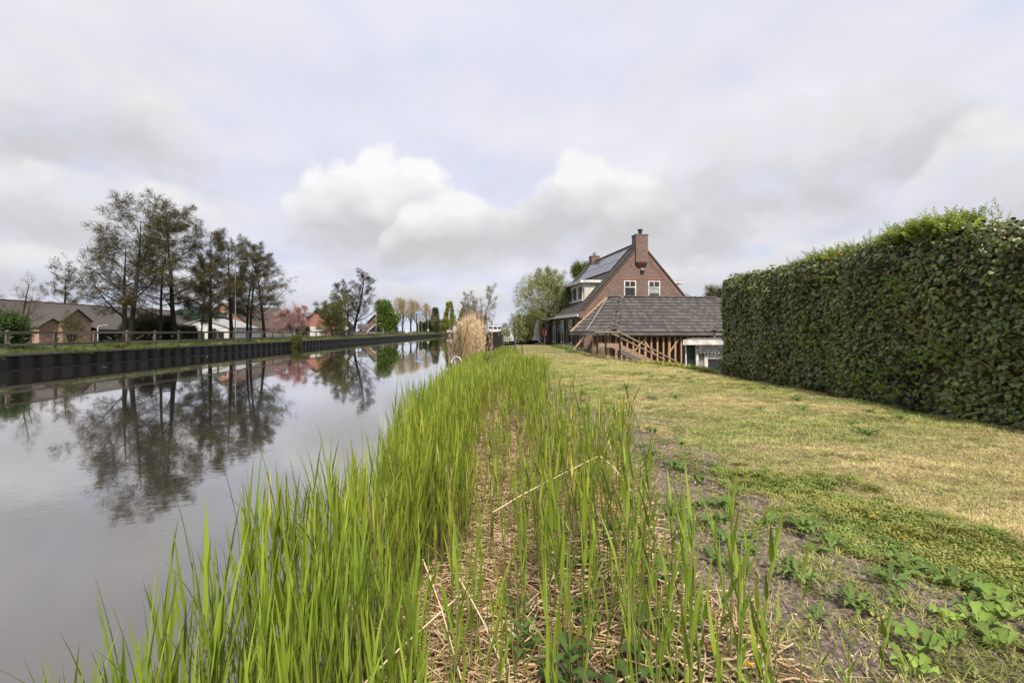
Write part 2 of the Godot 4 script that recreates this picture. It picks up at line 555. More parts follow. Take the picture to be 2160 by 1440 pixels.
# ---- short grass, straw, creeping leaves
func tuft(sd: int, blades: int, tall: float, wide: float, spread: float) -> ArrayMesh:
	var q := RandomNumberGenerator.new()
	q.seed = sd
	var m := MB.new()
	for k in blades:
		var a := q.randf() * TAU
		var o := Vector3(cos(a), 0, sin(a)) * spread * sqrt(q.randf())
		var l := q.randf_range(0.25, 1.0)
		var b := q.randf() * TAU
		var f := Vector3(cos(b), 0, sin(b))
		var g := q.randf_range(0.75, 1.25)
		m.col = Color(g, g, g * 0.95)
		m.blade(o, (Vector3.UP + f * l).normalized(), f, tall * q.randf_range(0.5, 1.0), wide, q.randf_range(0.2, 1.1), 2, 2)
	return m.mesh()

func make_grass() -> void:
	# lawn
	var t1 := [tuft(1, 16, 0.055, 0.0042, 0.045), tuft(2, 14, 0.075, 0.004, 0.05)]
	var kk := [Copies.new(), Copies.new()]
	for k in 66000:
		var d := 1.3 + 20.0 * pow(rng.randf(), 1.7)
		var x := R(0.8, minf(7.3, 1.2 * d + 1.0))
		if x > crest(d) + 0.5:
			continue
		var s := soil_at(x, d)
		if rng.randf() < s * 0.95 or rng.randf() < mat_at(x, d) * 0.8 or rng.randf() < smoothstep(1.2, 0.8, x - shore(d)) * 0.9:
			continue
		var a := nz.get_noise_2d(x * 4.0, d * 4.0)
		var b := nz2.get_noise_2d(x * 16.0, d * 16.0)
		var g := clampf(0.54 + a * 0.8 + b * 0.6 + R(-0.35, 0.35), 0, 1)
		var c := Color(0.56, 0.465, 0.215).lerp(Color(0.27, 0.31, 0.085), g) * R(0.8, 1.2)
		var sc := R(0.55, 1.1) * (1.0 + clampf((d - 6.0) * 0.05, 0.0, 0.5)) * (1.25 if a > 0.25 else 0.9)
		kk[k % 2].add(Transform3D(Basis(Vector3.UP, R(0, TAU)).scaled(V(sc * 1.25, sc * 0.72, sc * 1.25)), V(x, land(x, d) - 0.006, -d)), c)
	for k in 12000:
		var d := R(14, 50)
		var x := R(1.2, crest(d) + 0.6)
		var a := nz.get_noise_2d(x * 4.0, d * 4.0)
		var c := Color(0.56, 0.465, 0.215).lerp(Color(0.27, 0.31, 0.085), clampf(0.5 + a * 0.8 + R(-0.3, 0.3), 0, 1)) * R(0.8, 1.2)
		var sc := R(1.2, 2.4)
		kk[k % 2].add(Transform3D(Basis(Vector3.UP, R(0, TAU)).scaled(V(sc, sc * 0.35, sc)), V(x, land(x, d) - 0.01, -d)), c)
	var gl := tag(base("lawn_grass", Vector3.ZERO), "short dry yellow-green lawn grass on the dike", "grass", "", "stuff")
	many("blades", t1[0], M.straw, kk[0], gl)
	many("blades", t1[1], M.straw, kk[1], gl)
	# green tussocks in the lawn and along the soil
	var tg := [tuft(5, 22, 0.11, 0.006, 0.06), tuft(6, 18, 0.15, 0.006, 0.05)]
	var kg := [Copies.new(), Copies.new()]
	for k in 300:
		var d := 1.6 + 14.0 * pow(rng.randf(), 1.5)
		var x := R(1.0, 2.8) if k % 4 else R(2.5, 6.5)
		if x > crest(d):
			continue
		for z in int(R(2, 7)):
			var xx := x + R(-0.14, 0.14)
			var dd := d + R(-0.14, 0.14)
			var sc := R(0.5, 1.0)
			kg[z % 2].add(Transform3D(Basis(Vector3.UP, R(0, TAU)).scaled(V(sc * 1.3, sc * 0.7, sc * 1.3)), V(xx, land(xx, dd) - 0.006, -dd)), Color(0.125, 0.18, 0.035).lerp(Color(0.30, 0.27, 0.08), rng.randf() * 0.8) * R(0.8, 1.2))
	var gt := tag(base("green_tufts", Vector3.ZERO), "small green grass tufts between lawn and bare soil", "grass", "", "stuff")
	many("blades", tg[0], M.blade, kg[0], gt)
	many("blades", tg[1], M.blade, kg[1], gt)
	# creeping mat: sprigs of small round leaves
	var sp := MB.new()
	for k in 11:
		var a := k * 2.4
		var g := 0.8 + 0.4 * fmod(k * 0.37, 1.0)
		sp.col = Color(g, g, g)
		var o := V(cos(a), 0, sin(a)) * (0.006 + 0.0032 * k)
		sp.blade(o + V(0, 0.012 + 0.004 * (k % 4), 0), (V(cos(a), 0.55, sin(a))).normalized(), V(0, -1, 0), 0.02, 0.013, 0.3, 2, 1, 0.1)
	var km := Copies.new()
	for k in 30000:
		var d := R(1.2, 4.9)
		var x := R(1.6, 3.6)
		if rng.randf() > mat_at(x, d) * 0.62 + 0.02:
			continue
		var g := clampf(nz2.get_noise_2d(x * 40.0, d * 40.0) + 0.5 + R(-0.4, 0.4), 0, 1)
		var c := Color(0.17, 0.235, 0.04).lerp(Color(0.33, 0.28, 0.075), g * 0.55) * R(0.75, 1.2)
		km.add(Transform3D(Basis(Vector3.UP, R(0, TAU)).rotated(Vector3.RIGHT, R(-0.4, 0.4)).scaled(Vector3.ONE * R(0.6, 1.15)), V(x, land(x, d) + R(-0.008, 0.010), -d)), c)
	tag(many("creeping_weeds", sp.mesh(), M.leaf, km), "low mat of tiny creeping leaves on the lawn edge", "weeds", "", "stuff")
	# straw: dead reed leaves and stems lying about
	var st := MB.new()
	st.col = Color(1, 1, 1)
	st.blade(V(-0.5, 0, 0), V(1, 0.05, 0), V(0, 0.2, 1).normalized(), 1.0, 0.028, 0.25, 3, 2, 0.1)
	var st2 := MB.new()
	st2.tube(PackedVector3Array([V(-0.5, 0, 0), V(-0.1, 0.02, 0.02), V(0.2, 0.0, 0.03), V(0.5, 0.03, 0)]), PackedFloat32Array([0.008, 0.008, 0.007, 0.006]), 4)
	var ks := [Copies.new(), Copies.new()]
	for k in 34000:
		var d := 0.9 + 26.0 * pow(rng.randf(), 1.6)
		var s := R(-0.75, 1.25)
		if rng.randf() < 0.35:
			s = 0.15 + rng.randfn(0, 0.35)
		var x := s + shore(d)
		var l := R(0.08, 0.34)
		var c := Color(0.42, 0.30, 0.17).lerp(Color(0.62, 0.49, 0.33), rng.randf())
		if rng.randf() < 0.3:
			c = Color(0.27, 0.15, 0.07)
		var b := Basis(Vector3.UP, R(0, TAU)).rotated(V(R(-1, 1), 0, R(-1, 1)).normalized(), R(-0.35, 0.35) if rng.randf() < 0.8 else R(-1.0, 1.0))
		ks[k % 2].add(Transform3D(b.scaled_local(V(l, l * 0.9, l * 0.9) if k % 2 == 0 else V(l, 0.55, 0.55)), V(x, land(x, d) + R(0.0, 0.07), -d)), c * R(0.75, 1.15))
	for k in 5200:
		var d := 1.4 + 9.0 * pow(rng.randf(), 1.6)
		var x := 1.0 + 2.6 * pow(rng.randf(), 1.3)
		if k % 2:
			d = R(3.0, 16.0)
			x = R(1.2, 6.4)
		var l := R(0.03, 0.13)
		var b := Basis(Vector3.UP, R(0, TAU)).rotated(V(R(-1, 1), 0, R(-1, 1)).normalized(), R(-0.2, 0.2))
		ks[k % 2].add(Transform3D(b.scaled_local(V(l, l, l * 0.8) if k % 2 == 0 else V(l, 0.4, 0.4)), V(x, land(x, d) + 0.008, -d)), Color(0.5, 0.39, 0.26) * R(0.5, 1.25))
	var rl := tag(base("reed_litter", Vector3.ZERO), "dead tan reed leaves and stems lying among the green reeds", "litter", "", "stuff")
	many("dead_leaves", st.mesh(), M.straw, ks[0], rl)
	many("dead_stems", st2.mesh(), M.straw, ks[1], rl)
	# crumbs of soil and shell
	var cr := MB.new()
	cr.lathe(Vector3.ZERO, [Vector2(0.001, -0.5), Vector2(0.5, -0.2), Vector2(0.45, 0.2), Vector2(0.001, 0.45)], 5)
	var kc := Copies.new()
	for k in 5200:
		var d := 1.3 + 8.0 * pow(rng.randf(), 1.5)
		var x := R(0.9, 3.0)
		if rng.randf() > soil_at(x, d) + 0.08:
			continue
		var c := Color(0.24, 0.185, 0.15) * R(0.6, 1.4)
		if rng.randf() < 0.03:
			c = Color(0.62, 0.58, 0.52)
		kc.add(Transform3D(Basis(rnd_dir(), R(0, TAU)).scaled(V(R(0.4, 1), R(0.4, 1), R(0.4, 1)) * R(0.006, 0.024)), V(x, land(x, d) + 0.002, -d)), c)
	tag(many("soil_crumbs", cr.mesh(), M.twig, kc), "crumbs of bare brown soil beside the reeds", "soil", "", "stuff")

# ---- reeds
func reed_parts(sd: int, tall: float, full: float, wide: float) -> Dictionary:
	# {"stem": mesh, "leaf": [mesh ...], "all": mesh}
	var q := RandomNumberGenerator.new()
	q.seed = sd
	var lean := V(q.randf_range(-0.06, 0.06), 0, q.randf_range(-0.06, 0.06))
	var pts := PackedVector3Array()
	var rad := PackedFloat32Array()
	for k in 7:
		var t := k / 6.0
		pts.push_back(V(0, tall * t * 0.93, 0) + lean * tall * t * t)
		rad.push_back(lerpf(0.0048, 0.0022, t) * (1.25 if k % 2 else 1.0))
	var stem_m := MB.new()
	stem_m.col = Color(0.25, 0.27, 0.085)
	stem_m.tube(pts, rad, 4)
	var all := MB.new()
	all.col = stem_m.col
	all.tube(pts, rad, 3)
	var leaves := []
	var count := int(q.randi_range(5, 7) * full)
	var az := q.randf() * TAU
	for k in count:
		var t := lerpf(0.34, 0.97, pow(float(k) / (count - 1.0), 0.8))
		var o := V(0, tall * t * 0.93, 0) + lean * tall * t * t
		az += PI + q.randf_range(-0.5, 0.5)
		var f := V(cos(az), 0, sin(az))
		var open := q.randf_range(0.10, 0.42) * (1.2 - t * 0.8)
		var g := q.randf_range(0.85, 1.15)
		var l := q.randf_range(0.26, 0.46) * lerpf(0.85, 1.0, t) * tall / 1.3
		var w := q.randf_range(0.011, 0.025) * wide
		var bd := q.randf_range(-0.05, 0.28) if q.randf() < 0.95 else q.randf_range(0.4, 1.0)
		var c := Color(0.145, 0.240, 0.026).lerp(Color(0.26, 0.34, 0.038), q.randf()) * g
		var lm := MB.new()
		for z in [lm, all]:
			z.col = c
			z.blade(o, (V(0, 1, 0) + f * open + lean).normalized(), f, l, w, bd, 5 if z == lm else 4, 0, 0.16)
		leaves.push_back(lm.mesh())
	return {"stem": stem_m.mesh(), "leaf": leaves, "all": all.mesh()}

func reed_band(x: float, d: float) -> Vector2:
	# (stems per square metre, height) at a place, s measured from the water's edge
	var s := x - shore(d)
	var n := nz2.get_noise_2d(x * 12.0 + 90.0, d * 7.0)
	var left := smoothstep(-1.5, -1.05, s + n * 0.18) * smoothstep(-0.15, -0.55, s + n * 0.25)
	var edge := 1.18 + clampf((d - 6.0) * 0.06, 0.0, 0.45)
	var mid := smoothstep(-0.55, -0.3, s) * smoothstep(0.6, 0.3, s)
	var right := smoothstep(0.25, 0.6, s) * smoothstep(edge, edge - 0.55, s + n * 0.4)
	var far := smoothstep(8.0, 17.0, d)
	var dens := left * 165.0 + mid * lerpf(30.0, 95.0, far) + right * lerpf(92.0, 125.0, far)
	dens *= lerpf(1.0, 0.62, smoothstep(14.0, 30.0, d))
	var h := left * 1.30 + mid * 0.92 + right * 0.9
	h /= maxf(left + mid + right, 0.2)
	h *= lerpf(1.0, 0.46 if s > -0.4 else 0.72, smoothstep(8.0, 22.0, d))
	return Vector2(dens, h)

func make_reeds() -> void:
	rng.seed = 77
	var kinds := []
	var ks := []
	for k in 14:
		kinds.push_back(reed_parts(100 + k, 1.25, 1.0, 1.0 if k < 10 else 1.3))
		ks.push_back(Copies.new())
	var spots := []
	for k in 26000:
		var d := 0.95 + 43.0 * pow(rng.randf(), 1.9)
		var x := R(-1.75, 2.1) + shore(d)
		var b := reed_band(x, d)
		# density of the dice at d against the density wanted
		var pd := 26000.0 / 3.85 * (1.0 / (1.9 * 43.0)) * pow(maxf((d - 0.95) / 43.0, 1e-6), 1.0 / 1.9 - 1.0)
		if rng.randf() > b.x / pd:
			continue
		if d > 36.0:
			continue
		var h := b.y * R(0.72, 1.14) * (1.0 + 0.16 * nz.get_noise_2d(x * 20.0, d * 10.0))
		if Vector2(x, d).length() < 1.35 and x > -0.9:
			h *= 0.62
		var tint := Color(1, 1, 1).lerp(Color(1.15, 1.0, 0.85), rng.randf()) * R(0.72, 1.16)
		if rng.randf() < 0.05:
			tint = Color(2.1, 1.35, 3.4)   # last year's stalk, bleached
		spots.push_back([d, x, h, R(0, TAU), rng.randi() % 14, tint, R(-0.06, 0.06), R(-0.06, 0.06)])
	# a few tall ones that stand clear of the rest on the soil
	for a in [[1540, 955, 1.9], [1352, 885, 2.6], [1385, 905, 2.4], [1686, 1100, 1.65], [1796, 1245, 1.55], [1862, 1230, 1.6], [1600, 1180, 1.6], [1248, 826, 3.2], [1935, 1330, 1.5], [1462, 1040, 2.0], [1440, 1010, 2.1], [1715, 1290, 1.5], [1420, 985, 2.2], [1300, 900, 2.5], [1560, 1120, 1.75], [1640, 1240, 1.6], [1500, 1130, 1.8], [1400, 1090, 2.0], [1275, 870, 2.9], [1210, 850, 3.0], [1330, 990, 2.2], [1475, 1180, 1.75], [1170, 900, 2.6], [1110, 930, 2.5], [132, 1308, 1.4], [180, 1350, 1.4], [230, 1290, 1.5], [290, 1240, 1.55], [330, 1165, 1.6], [365, 1140, 1.7], [250, 1330, 1.45], [420, 1130, 1.7], [60, 1405, 1.35], [200, 1300, 1.5], [312, 1260, 1.5], [160, 1400, 1.3], [275, 1370, 1.35], [345, 1250, 1.45], [395, 1190, 1.6]]:
		var x := X(a[0], a[2])
		spots.push_back([a[2], x, EYE - (a[1] - 699.0) / FOCAL * a[2] - maxf(0.0, land(x, a[2])), R(0, TAU), 10 + rng.randi() % 4, Color(1, 1, 1), R(-0.03, 0.03), R(-0.03, 0.03)])
	spots.sort_custom(func(p, q): return p[0] < q[0])
	var single := 0
	for s in spots:
		var d: float = s[0]
		var x: float = s[1]
		var y := maxf(land(x, d), -0.4) - 0.02
		var sc: float = s[2] / 1.5
		if y < 0.0:
			sc += -y / 1.5
		var b := Basis(Vector3.UP, s[3]).rotated(Vector3.RIGHT, s[6]).rotated(Vector3.BACK, s[7]).scaled(V(sc * 0.5 + 0.5, sc, sc * 0.5 + 0.5))
		var t := Transform3D(b, V(x, y, -d))
		var px := 1036.0 + x / d * FOCAL
		var top: float = 699.0 + (EYE - y - s[2]) / d * FOCAL
		if single < 290 and px > -40 and px < 2200 and top < 1430:
			var o := base("reed", t.origin)
			o.basis = b
			tag(o, "bright green reed stalk in the near end of the reed bed", "reed", "reeds nearest on the bank")
			put("stem", kinds[s[4]].stem, M.blade, o)
			for l in kinds[s[4]].leaf:
				put("leaf", l, M.blade, o)
			single += 1
		else:
			ks[s[4]].add(t, s[5])
	var bed := tag(base("reed_bed", Vector3.ZERO), "dense bright green reeds along the water's edge", "reeds", "", "stuff")
	for k in 14:
		many("stalks", kinds[k].all, M.blade, ks[k], bed)
	# old broken canes standing or leaning in the bed, bleached
	var canes := [[[770, 1440, 1.75], [962, 1262, 1.95], "pale dry reed cane leaning across the near reeds"], [[965, 1215, 2.5], [1075, 1440, 2.05], "pale dry reed cane slanting down to the litter, near the plantless gap"],
		[[892, 1180, 2.6], [975, 1440, 2.1], "thin bleached reed cane slanting among the dense reeds near the water"], [[1040, 1080, 2.9], [1262, 962, 3.1], "long dry reed cane lying bent over the middle reeds"], [[1265, 962, 3.1], [1330, 1035, 3.0], "short dry cane end hanging toward the bare soil"]]
	for a in canes:
		var p0 := P(a[0][0], a[0][1], a[0][2])
		var p1 := P(a[1][0], a[1][1], a[1][2])
		var m := MB.new()
		m.col = Color(0.62, 0.50, 0.34)
		var mid := (p0 + p1) * 0.5 + V(0.01, 0.02, 0.01)
		m.tube(PackedVector3Array([p0, p0.lerp(mid, 0.5) + V(0, 0.006, 0), mid, mid.lerp(p1, 0.5), p1]), PackedFloat32Array([0.0042, 0.004, 0.0038, 0.0034, 0.003]), 5)
		tag(put("dry_cane", m.mesh(), M.twig), a[2], "cane", "old dry canes in the reeds")
	# the drooping old seed head
	var hp := P(737, 1262, 2.02)
	var hm := MB.new()
	hm.col = Color(0.42, 0.30, 0.2)
	for k in 150:
		var t := rng.randf()
		var a := R(0, TAU)
		var o := hp + V(cos(a) * 0.012 * sin(PI * t), -t * 0.10, sin(a) * 0.012 * sin(PI * t))
		var g := R(0.7, 1.25)
		hm.col = Color(0.46, 0.33, 0.23) * g
		hm.blade(o, (V(cos(a) * 0.4, -1, sin(a) * 0.4)).normalized(), V(cos(a), 0, sin(a)), R(0.02, 0.045), 0.0026, 0.1, 2, 1)
	var so := base("reed_plume", hp)
	put("seed_head", hm.mesh(), M.straw, so, -hp)
	var sm := MB.new()
	sm.col = Color(0.5, 0.4, 0.26)
	sm.tube(PackedVector3Array([V(0.10, -1.0, -0.05), V(0.05, -0.4, -0.03), V(0.02, 0.01, -0.01), V(0.006, 0.02, 0), V(0, -0.02, 0)]), PackedFloat32Array([0.004, 0.0035, 0.0025, 0.002, 0.0015]), 5)
	put("stem", sm.mesh(), M.twig, so)
	tag(so, "drooping brown old reed plume among the green reeds near the water", "reed plume")

# ---- weeds and flowers in front
func lobed(m: MB, o: Vector3, d: Vector3, up: Vector3, len: float, w: float, lobes: int, tooth: float, stalk := 0.25) -> void:
	# a toothed leaf with a sunken midrib, arching and drooping, smoothly shaded
	var side := d.cross(up).normalized()
	var n := lobes * 2 + 1
	var k := m.v.size()
	var c := m.col
	var twist := R(-0.35, 0.35)
	for j in n + 1:
		var t := float(j) / n
		var ww := w * 0.5 * pow(sin(PI * clampf(t * 0.88 + 0.07, 0, 1)), 0.75) * (1.0 if j % 2 else 1.0 - tooth)
		var e := o + d * len * (stalk + t * (1.0 - stalk)) + up * (len * 0.30 * sin(PI * t * 0.7) - len * 0.20 * t * t)
		var wave := up * ww * R(0.05, 0.5)
		var nn := (up + d * (0.9 * t - 0.35)).normalized()
		m.v.push_back(e - side * ww + wave + up * ww * twist); m.n.push_back((nn + side * 0.35).normalized()); m.c.push_back(c * R(0.85, 1.1))
		m.v.push_back(e); m.n.push_back(nn); m.c.push_back(c * 1.12)
		m.v.push_back(e + side * ww + wave - up * ww * twist); m.n.push_back((nn - side * 0.35).normalized()); m.c.push_back(c * R(0.85, 1.1))
	for j in n:
		var a := k + j * 3
		for q in [a, a + 3, a + 4, a, a + 4, a + 1, a + 1, a + 4, a + 5, a + 1, a + 5, a + 2]:
			m.i.push_back(q)
	m.quad(o - side * 0.0015, m.v[k + 1] - side * 0.0015, m.v[k + 1] + side * 0.0015, o + side * 0.0015)

func weed(called: String, label: String, group: String, x: float, d: float, size: float, leaves: int, kind: int, col: Color) -> Node3D:
	var o := base(called, V(x, land(x, d), -d), R(0, TAU))
	tag(o, label, "weed", group)
	for k in leaves:
		var a := k * 2.4 + R(-0.3, 0.3)
		var m := MB.new()
		m.col = col * R(0.75, 1.25)
		var h := V(cos(a), 0, sin(a))
		if kind == 0:   # rosette, toothed
			lobed(m, Vector3.ZERO, (h + V(0, R(0.15, 0.5), 0)).normalized(), V(0, 1, 0), size * R(0.7, 1.1), size * 0.26, 5, 0.55, 0.12)
		elif kind == 1:  # broad lobed leaves on stalks
			lobed(m, Vector3.ZERO, (h + V(0, R(0.35, 0.9), 0)).normalized(), V(0, 1, 0), size * R(0.6, 1.1), size * R(0.34, 0.5), 3, 0.30, 0.42)
		else:            # upright plant with whorls
			var y := size * (0.2 + 0.75 * float(k) / leaves)
			lobed(m, V(0, y, 0), (h + V(0, 0.35, 0)).normalized(), V(0, 1, 0), size * 0.42 * (1.2 - 0.55 * float(k) / leaves), size * 0.13, 4, 0.25, 0.06)
		put("leaf", m.mesh(), M.leaf, o)
	if kind == 2:
		var s := MB.new()
		s.col = Color(0.14, 0.17, 0.05)
		s.tube(PackedVector3Array([V(0, -0.02, 0), V(0.005, size * 0.5, 0), V(0, size * 0.97, 0)]), PackedFloat32Array([0.005, 0.004, 0.002]), 5)
		put("stem", s.mesh(), M.blade, o)
	return o

func dandelion(x: float, d: float, tall: float, size: float, label: String, col: Color, leaves: int) -> void:
	var o := base("dandelion", V(x, land(x, d), -d), R(0, TAU))
	tag(o, label, "dandelion", "yellow dandelions on the bank")
	var s := MB.new()
	s.col = Color(0.25, 0.28, 0.1)
	s.tube(PackedVector3Array([V(0, -0.01, 0), V(0.012, tall * 0.5, 0), V(0, tall, 0)]), PackedFloat32Array([0.0022, 0.0018, 0.0018]), 5)
	put("stem", s.mesh(), M.blade, o)
	var f := MB.new()
	for k in 64:
		var a := k * 2.39996
		var t := sqrt((k + 0.5) / 64.0)
		f.col = col * R(0.85, 1.1)
		f.blade(V(cos(a), 0, sin(a)) * size * 0.12 * t + V(0, tall, 0), (V(cos(a) * t, 1.15 - t, sin(a) * t)).normalized(), V(cos(a), 0, sin(a)), size * (0.28 + 0.24 * t), size * 0.085, 0.5, 2, 1)
	put("flower", f.mesh(), M.straw, o, V(0, 0, 0), Basis(V(1, 0, 0.3).normalized(), 0.35))
	for k in leaves:
		var a := k * 1.3
		var m := MB.new()
		m.col = Color(0.10, 0.17, 0.03) * R(0.8, 1.2)
		lobed(m, Vector3.ZERO, V(cos(a), 0.25, sin(a)).normalized(), V(0, 1, 0), 0.12, 0.03, 5, 0.5, 0.1)
		put("leaf", m.mesh(), M.leaf, o)

func make_weeds() -> void:
	var g := Color(0.13, 0.21, 0.04)
	var dk := Color(0.075, 0.135, 0.03)
	# at the foot of the reeds, straight ahead
	weed("upright_weed", "leafy dark green upright weed at the foot of the reeds, biggest of its kind", "leafy weeds among the reeds", 0.32, 1.95, 0.36, 14, 2, dk)
	weed("upright_weed", "leafy green upright weed with long leaves by the bottom edge", "leafy weeds among the reeds", 0.36, 1.72, 0.28, 12, 2, g)
	weed("upright_weed", "smaller dark upright weed in the dry litter beyond the two big ones", "leafy weeds among the reeds", 0.16, 2.3, 0.26, 12, 2, dk)
	weed("upright_weed", "small dark upright weed deep in the reeds near the water", "leafy weeds among the reeds", -0.62, 1.85, 0.3, 12, 2, dk)
	for a in [[0.55, 2.9], [0.5, 2.5], [0.85, 3.2], [0.78, 2.2], [0.2, 2.7], [0.95, 2.6], [0.62, 3.6], [0.3, 2.15], [0.05, 1.95], [0.6, 1.9], [0.7, 2.0], [-0.2, 2.1], [0.45, 2.2]]:
		weed("low_weed", "low dark broad-leaved weed shaded under the reed stalks", "low weeds under the reeds", a[0], a[1], 0.16, 9, 1, dk)
	# on the soil and the lawn's edge
	var spots := [[2.05, 2.85], [2.15, 2.72], [2.28, 2.62], [1.98, 3.0], [2.2, 2.5], [2.36, 2.42], [1.72, 2.25], [1.62, 2.5], [1.9, 2.2], [1.5, 3.2], [1.75, 3.5], [1.45, 2.9], [2.02, 2.4]]
	for a in spots:
		weed("rosette_weed", "flat green weed rosette with toothed leaves along the bare soil", "weed rosettes on the soil", a[0], a[1], R(0.10, 0.17), 9, 0, g.lerp(dk, rng.randf() * 0.7))
	for a in [[2.15, 2.06], [2.28, 2.12], [2.05, 1.93], [2.35, 1.98], [2.2, 1.86], [1.75, 1.9], [1.62, 1.8], [1.9, 1.95], [2.38, 2.25], [2.45, 2.12], [2.0, 2.1]]:
		weed("broad_weed", "fresh green broad-leaved weed in the clump beside the bare soil", "broad-leaved weeds near the camera", a[0] + R(-0.03, 0.03), a[1], R(0.075, 0.125), 9, 1, g.lerp(Color(0.22, 0.33, 0.06), rng.randf()))
	for k in 74:
		var d := 2.0 + 9.0 * pow(rng.randf(), 1.3)
		var x := R(1.2, 2.35) - clampf((d - 6.0) * 0.03, 0, 0.2)
		weed("small_weed", "small scattered green weed on the soil between reeds and lawn", "small weeds on the soil", x, d, R(0.07, 0.14), 7, k % 2, g.lerp(dk, rng.randf()))
	for k in 22:
		var d := R(5.5, 15.0)
		weed("lawn_weed", "flat dark green weed patch pressed into the dry lawn", "weed patches in the lawn", R(2.6, 6.2), d, R(0.10, 0.2), 9, 0, dk.lerp(g, rng.randf() * 0.6))
	dandelion(X(1577, 1.78), 1.78, EYE - 0.714 * 1.78 - land(X(1577, 1.78), 1.78), 0.052, "big yellow dandelion flower at the bottom edge beside the reeds", Color(0.72, 0.5, 0.03), 7)
	dandelion(X(1512, 1.9), 1.9, EYE - 0.676 * 1.9 - land(X(1512, 1.9), 1.9), 0.03, "half-closed orange-yellow dandelion hidden among reed stalks", Color(0.72, 0.36, 0.02), 5)
	dandelion(X(1850, 3.24), 3.24, 0.035, 0.052, "orange-yellow dandelion flower low in the creeping green mat", Color(0.75, 0.40, 0.02), 5)
	dandelion(X(1912, 2.8), 2.8, 0.085, 0.034, "small yellow dandelion on a pale stem beside the creeping mat", Color(0.75, 0.48, 0.02), 4)

# ---- hedge
func ivy_leaf(sd: int) -> ArrayMesh:
	var q := RandomNumberGenerator.new()
	q.seed = sd
	var out := [V(0, 0, 0), V(-0.28, 0.02, 0), V(-0.52, 0.30, 0), V(-0.30, 0.46, 0), V(-0.34, 0.66, 0), V(0, 1.05, 0), V(0.34, 0.66, 0), V(0.30, 0.46, 0), V(0.52, 0.30, 0), V(0.28, 0.02, 0)]
	var m := MB.new()
	var mid := V(0, 0.42, 0.05)
	var n0 := V(0, 0.1, 1).normalized()
	m.col = Color(1, 1, 1)
	var k := m.v.size()
	m.v.push_back(mid); m.n.push_back(n0); m.c.push_back(Color(1.0, 1.0, 1.0))
	for e in out:
		var p: Vector3 = e
		p.z = 0.10 * absf(p.x) * -1.0 - 0.22 * (p.y - 0.4) * (p.y - 0.4) + q.randf_range(-0.04, 0.04)
		m.v.push_back(p); m.n.push_back((n0 + V(p.x * 0.35, (p.y - 0.4) * 0.5, 0)).normalized()); m.c.push_back(Color(1, 1, 1) * q.randf_range(0.85, 1.1))
	for e in 10:
		m.i.push_back(k); m.i.push_back(k + 1 + e); m.i.push_back(k + 1 + (e + 1) % 10)
	return m.mesh()

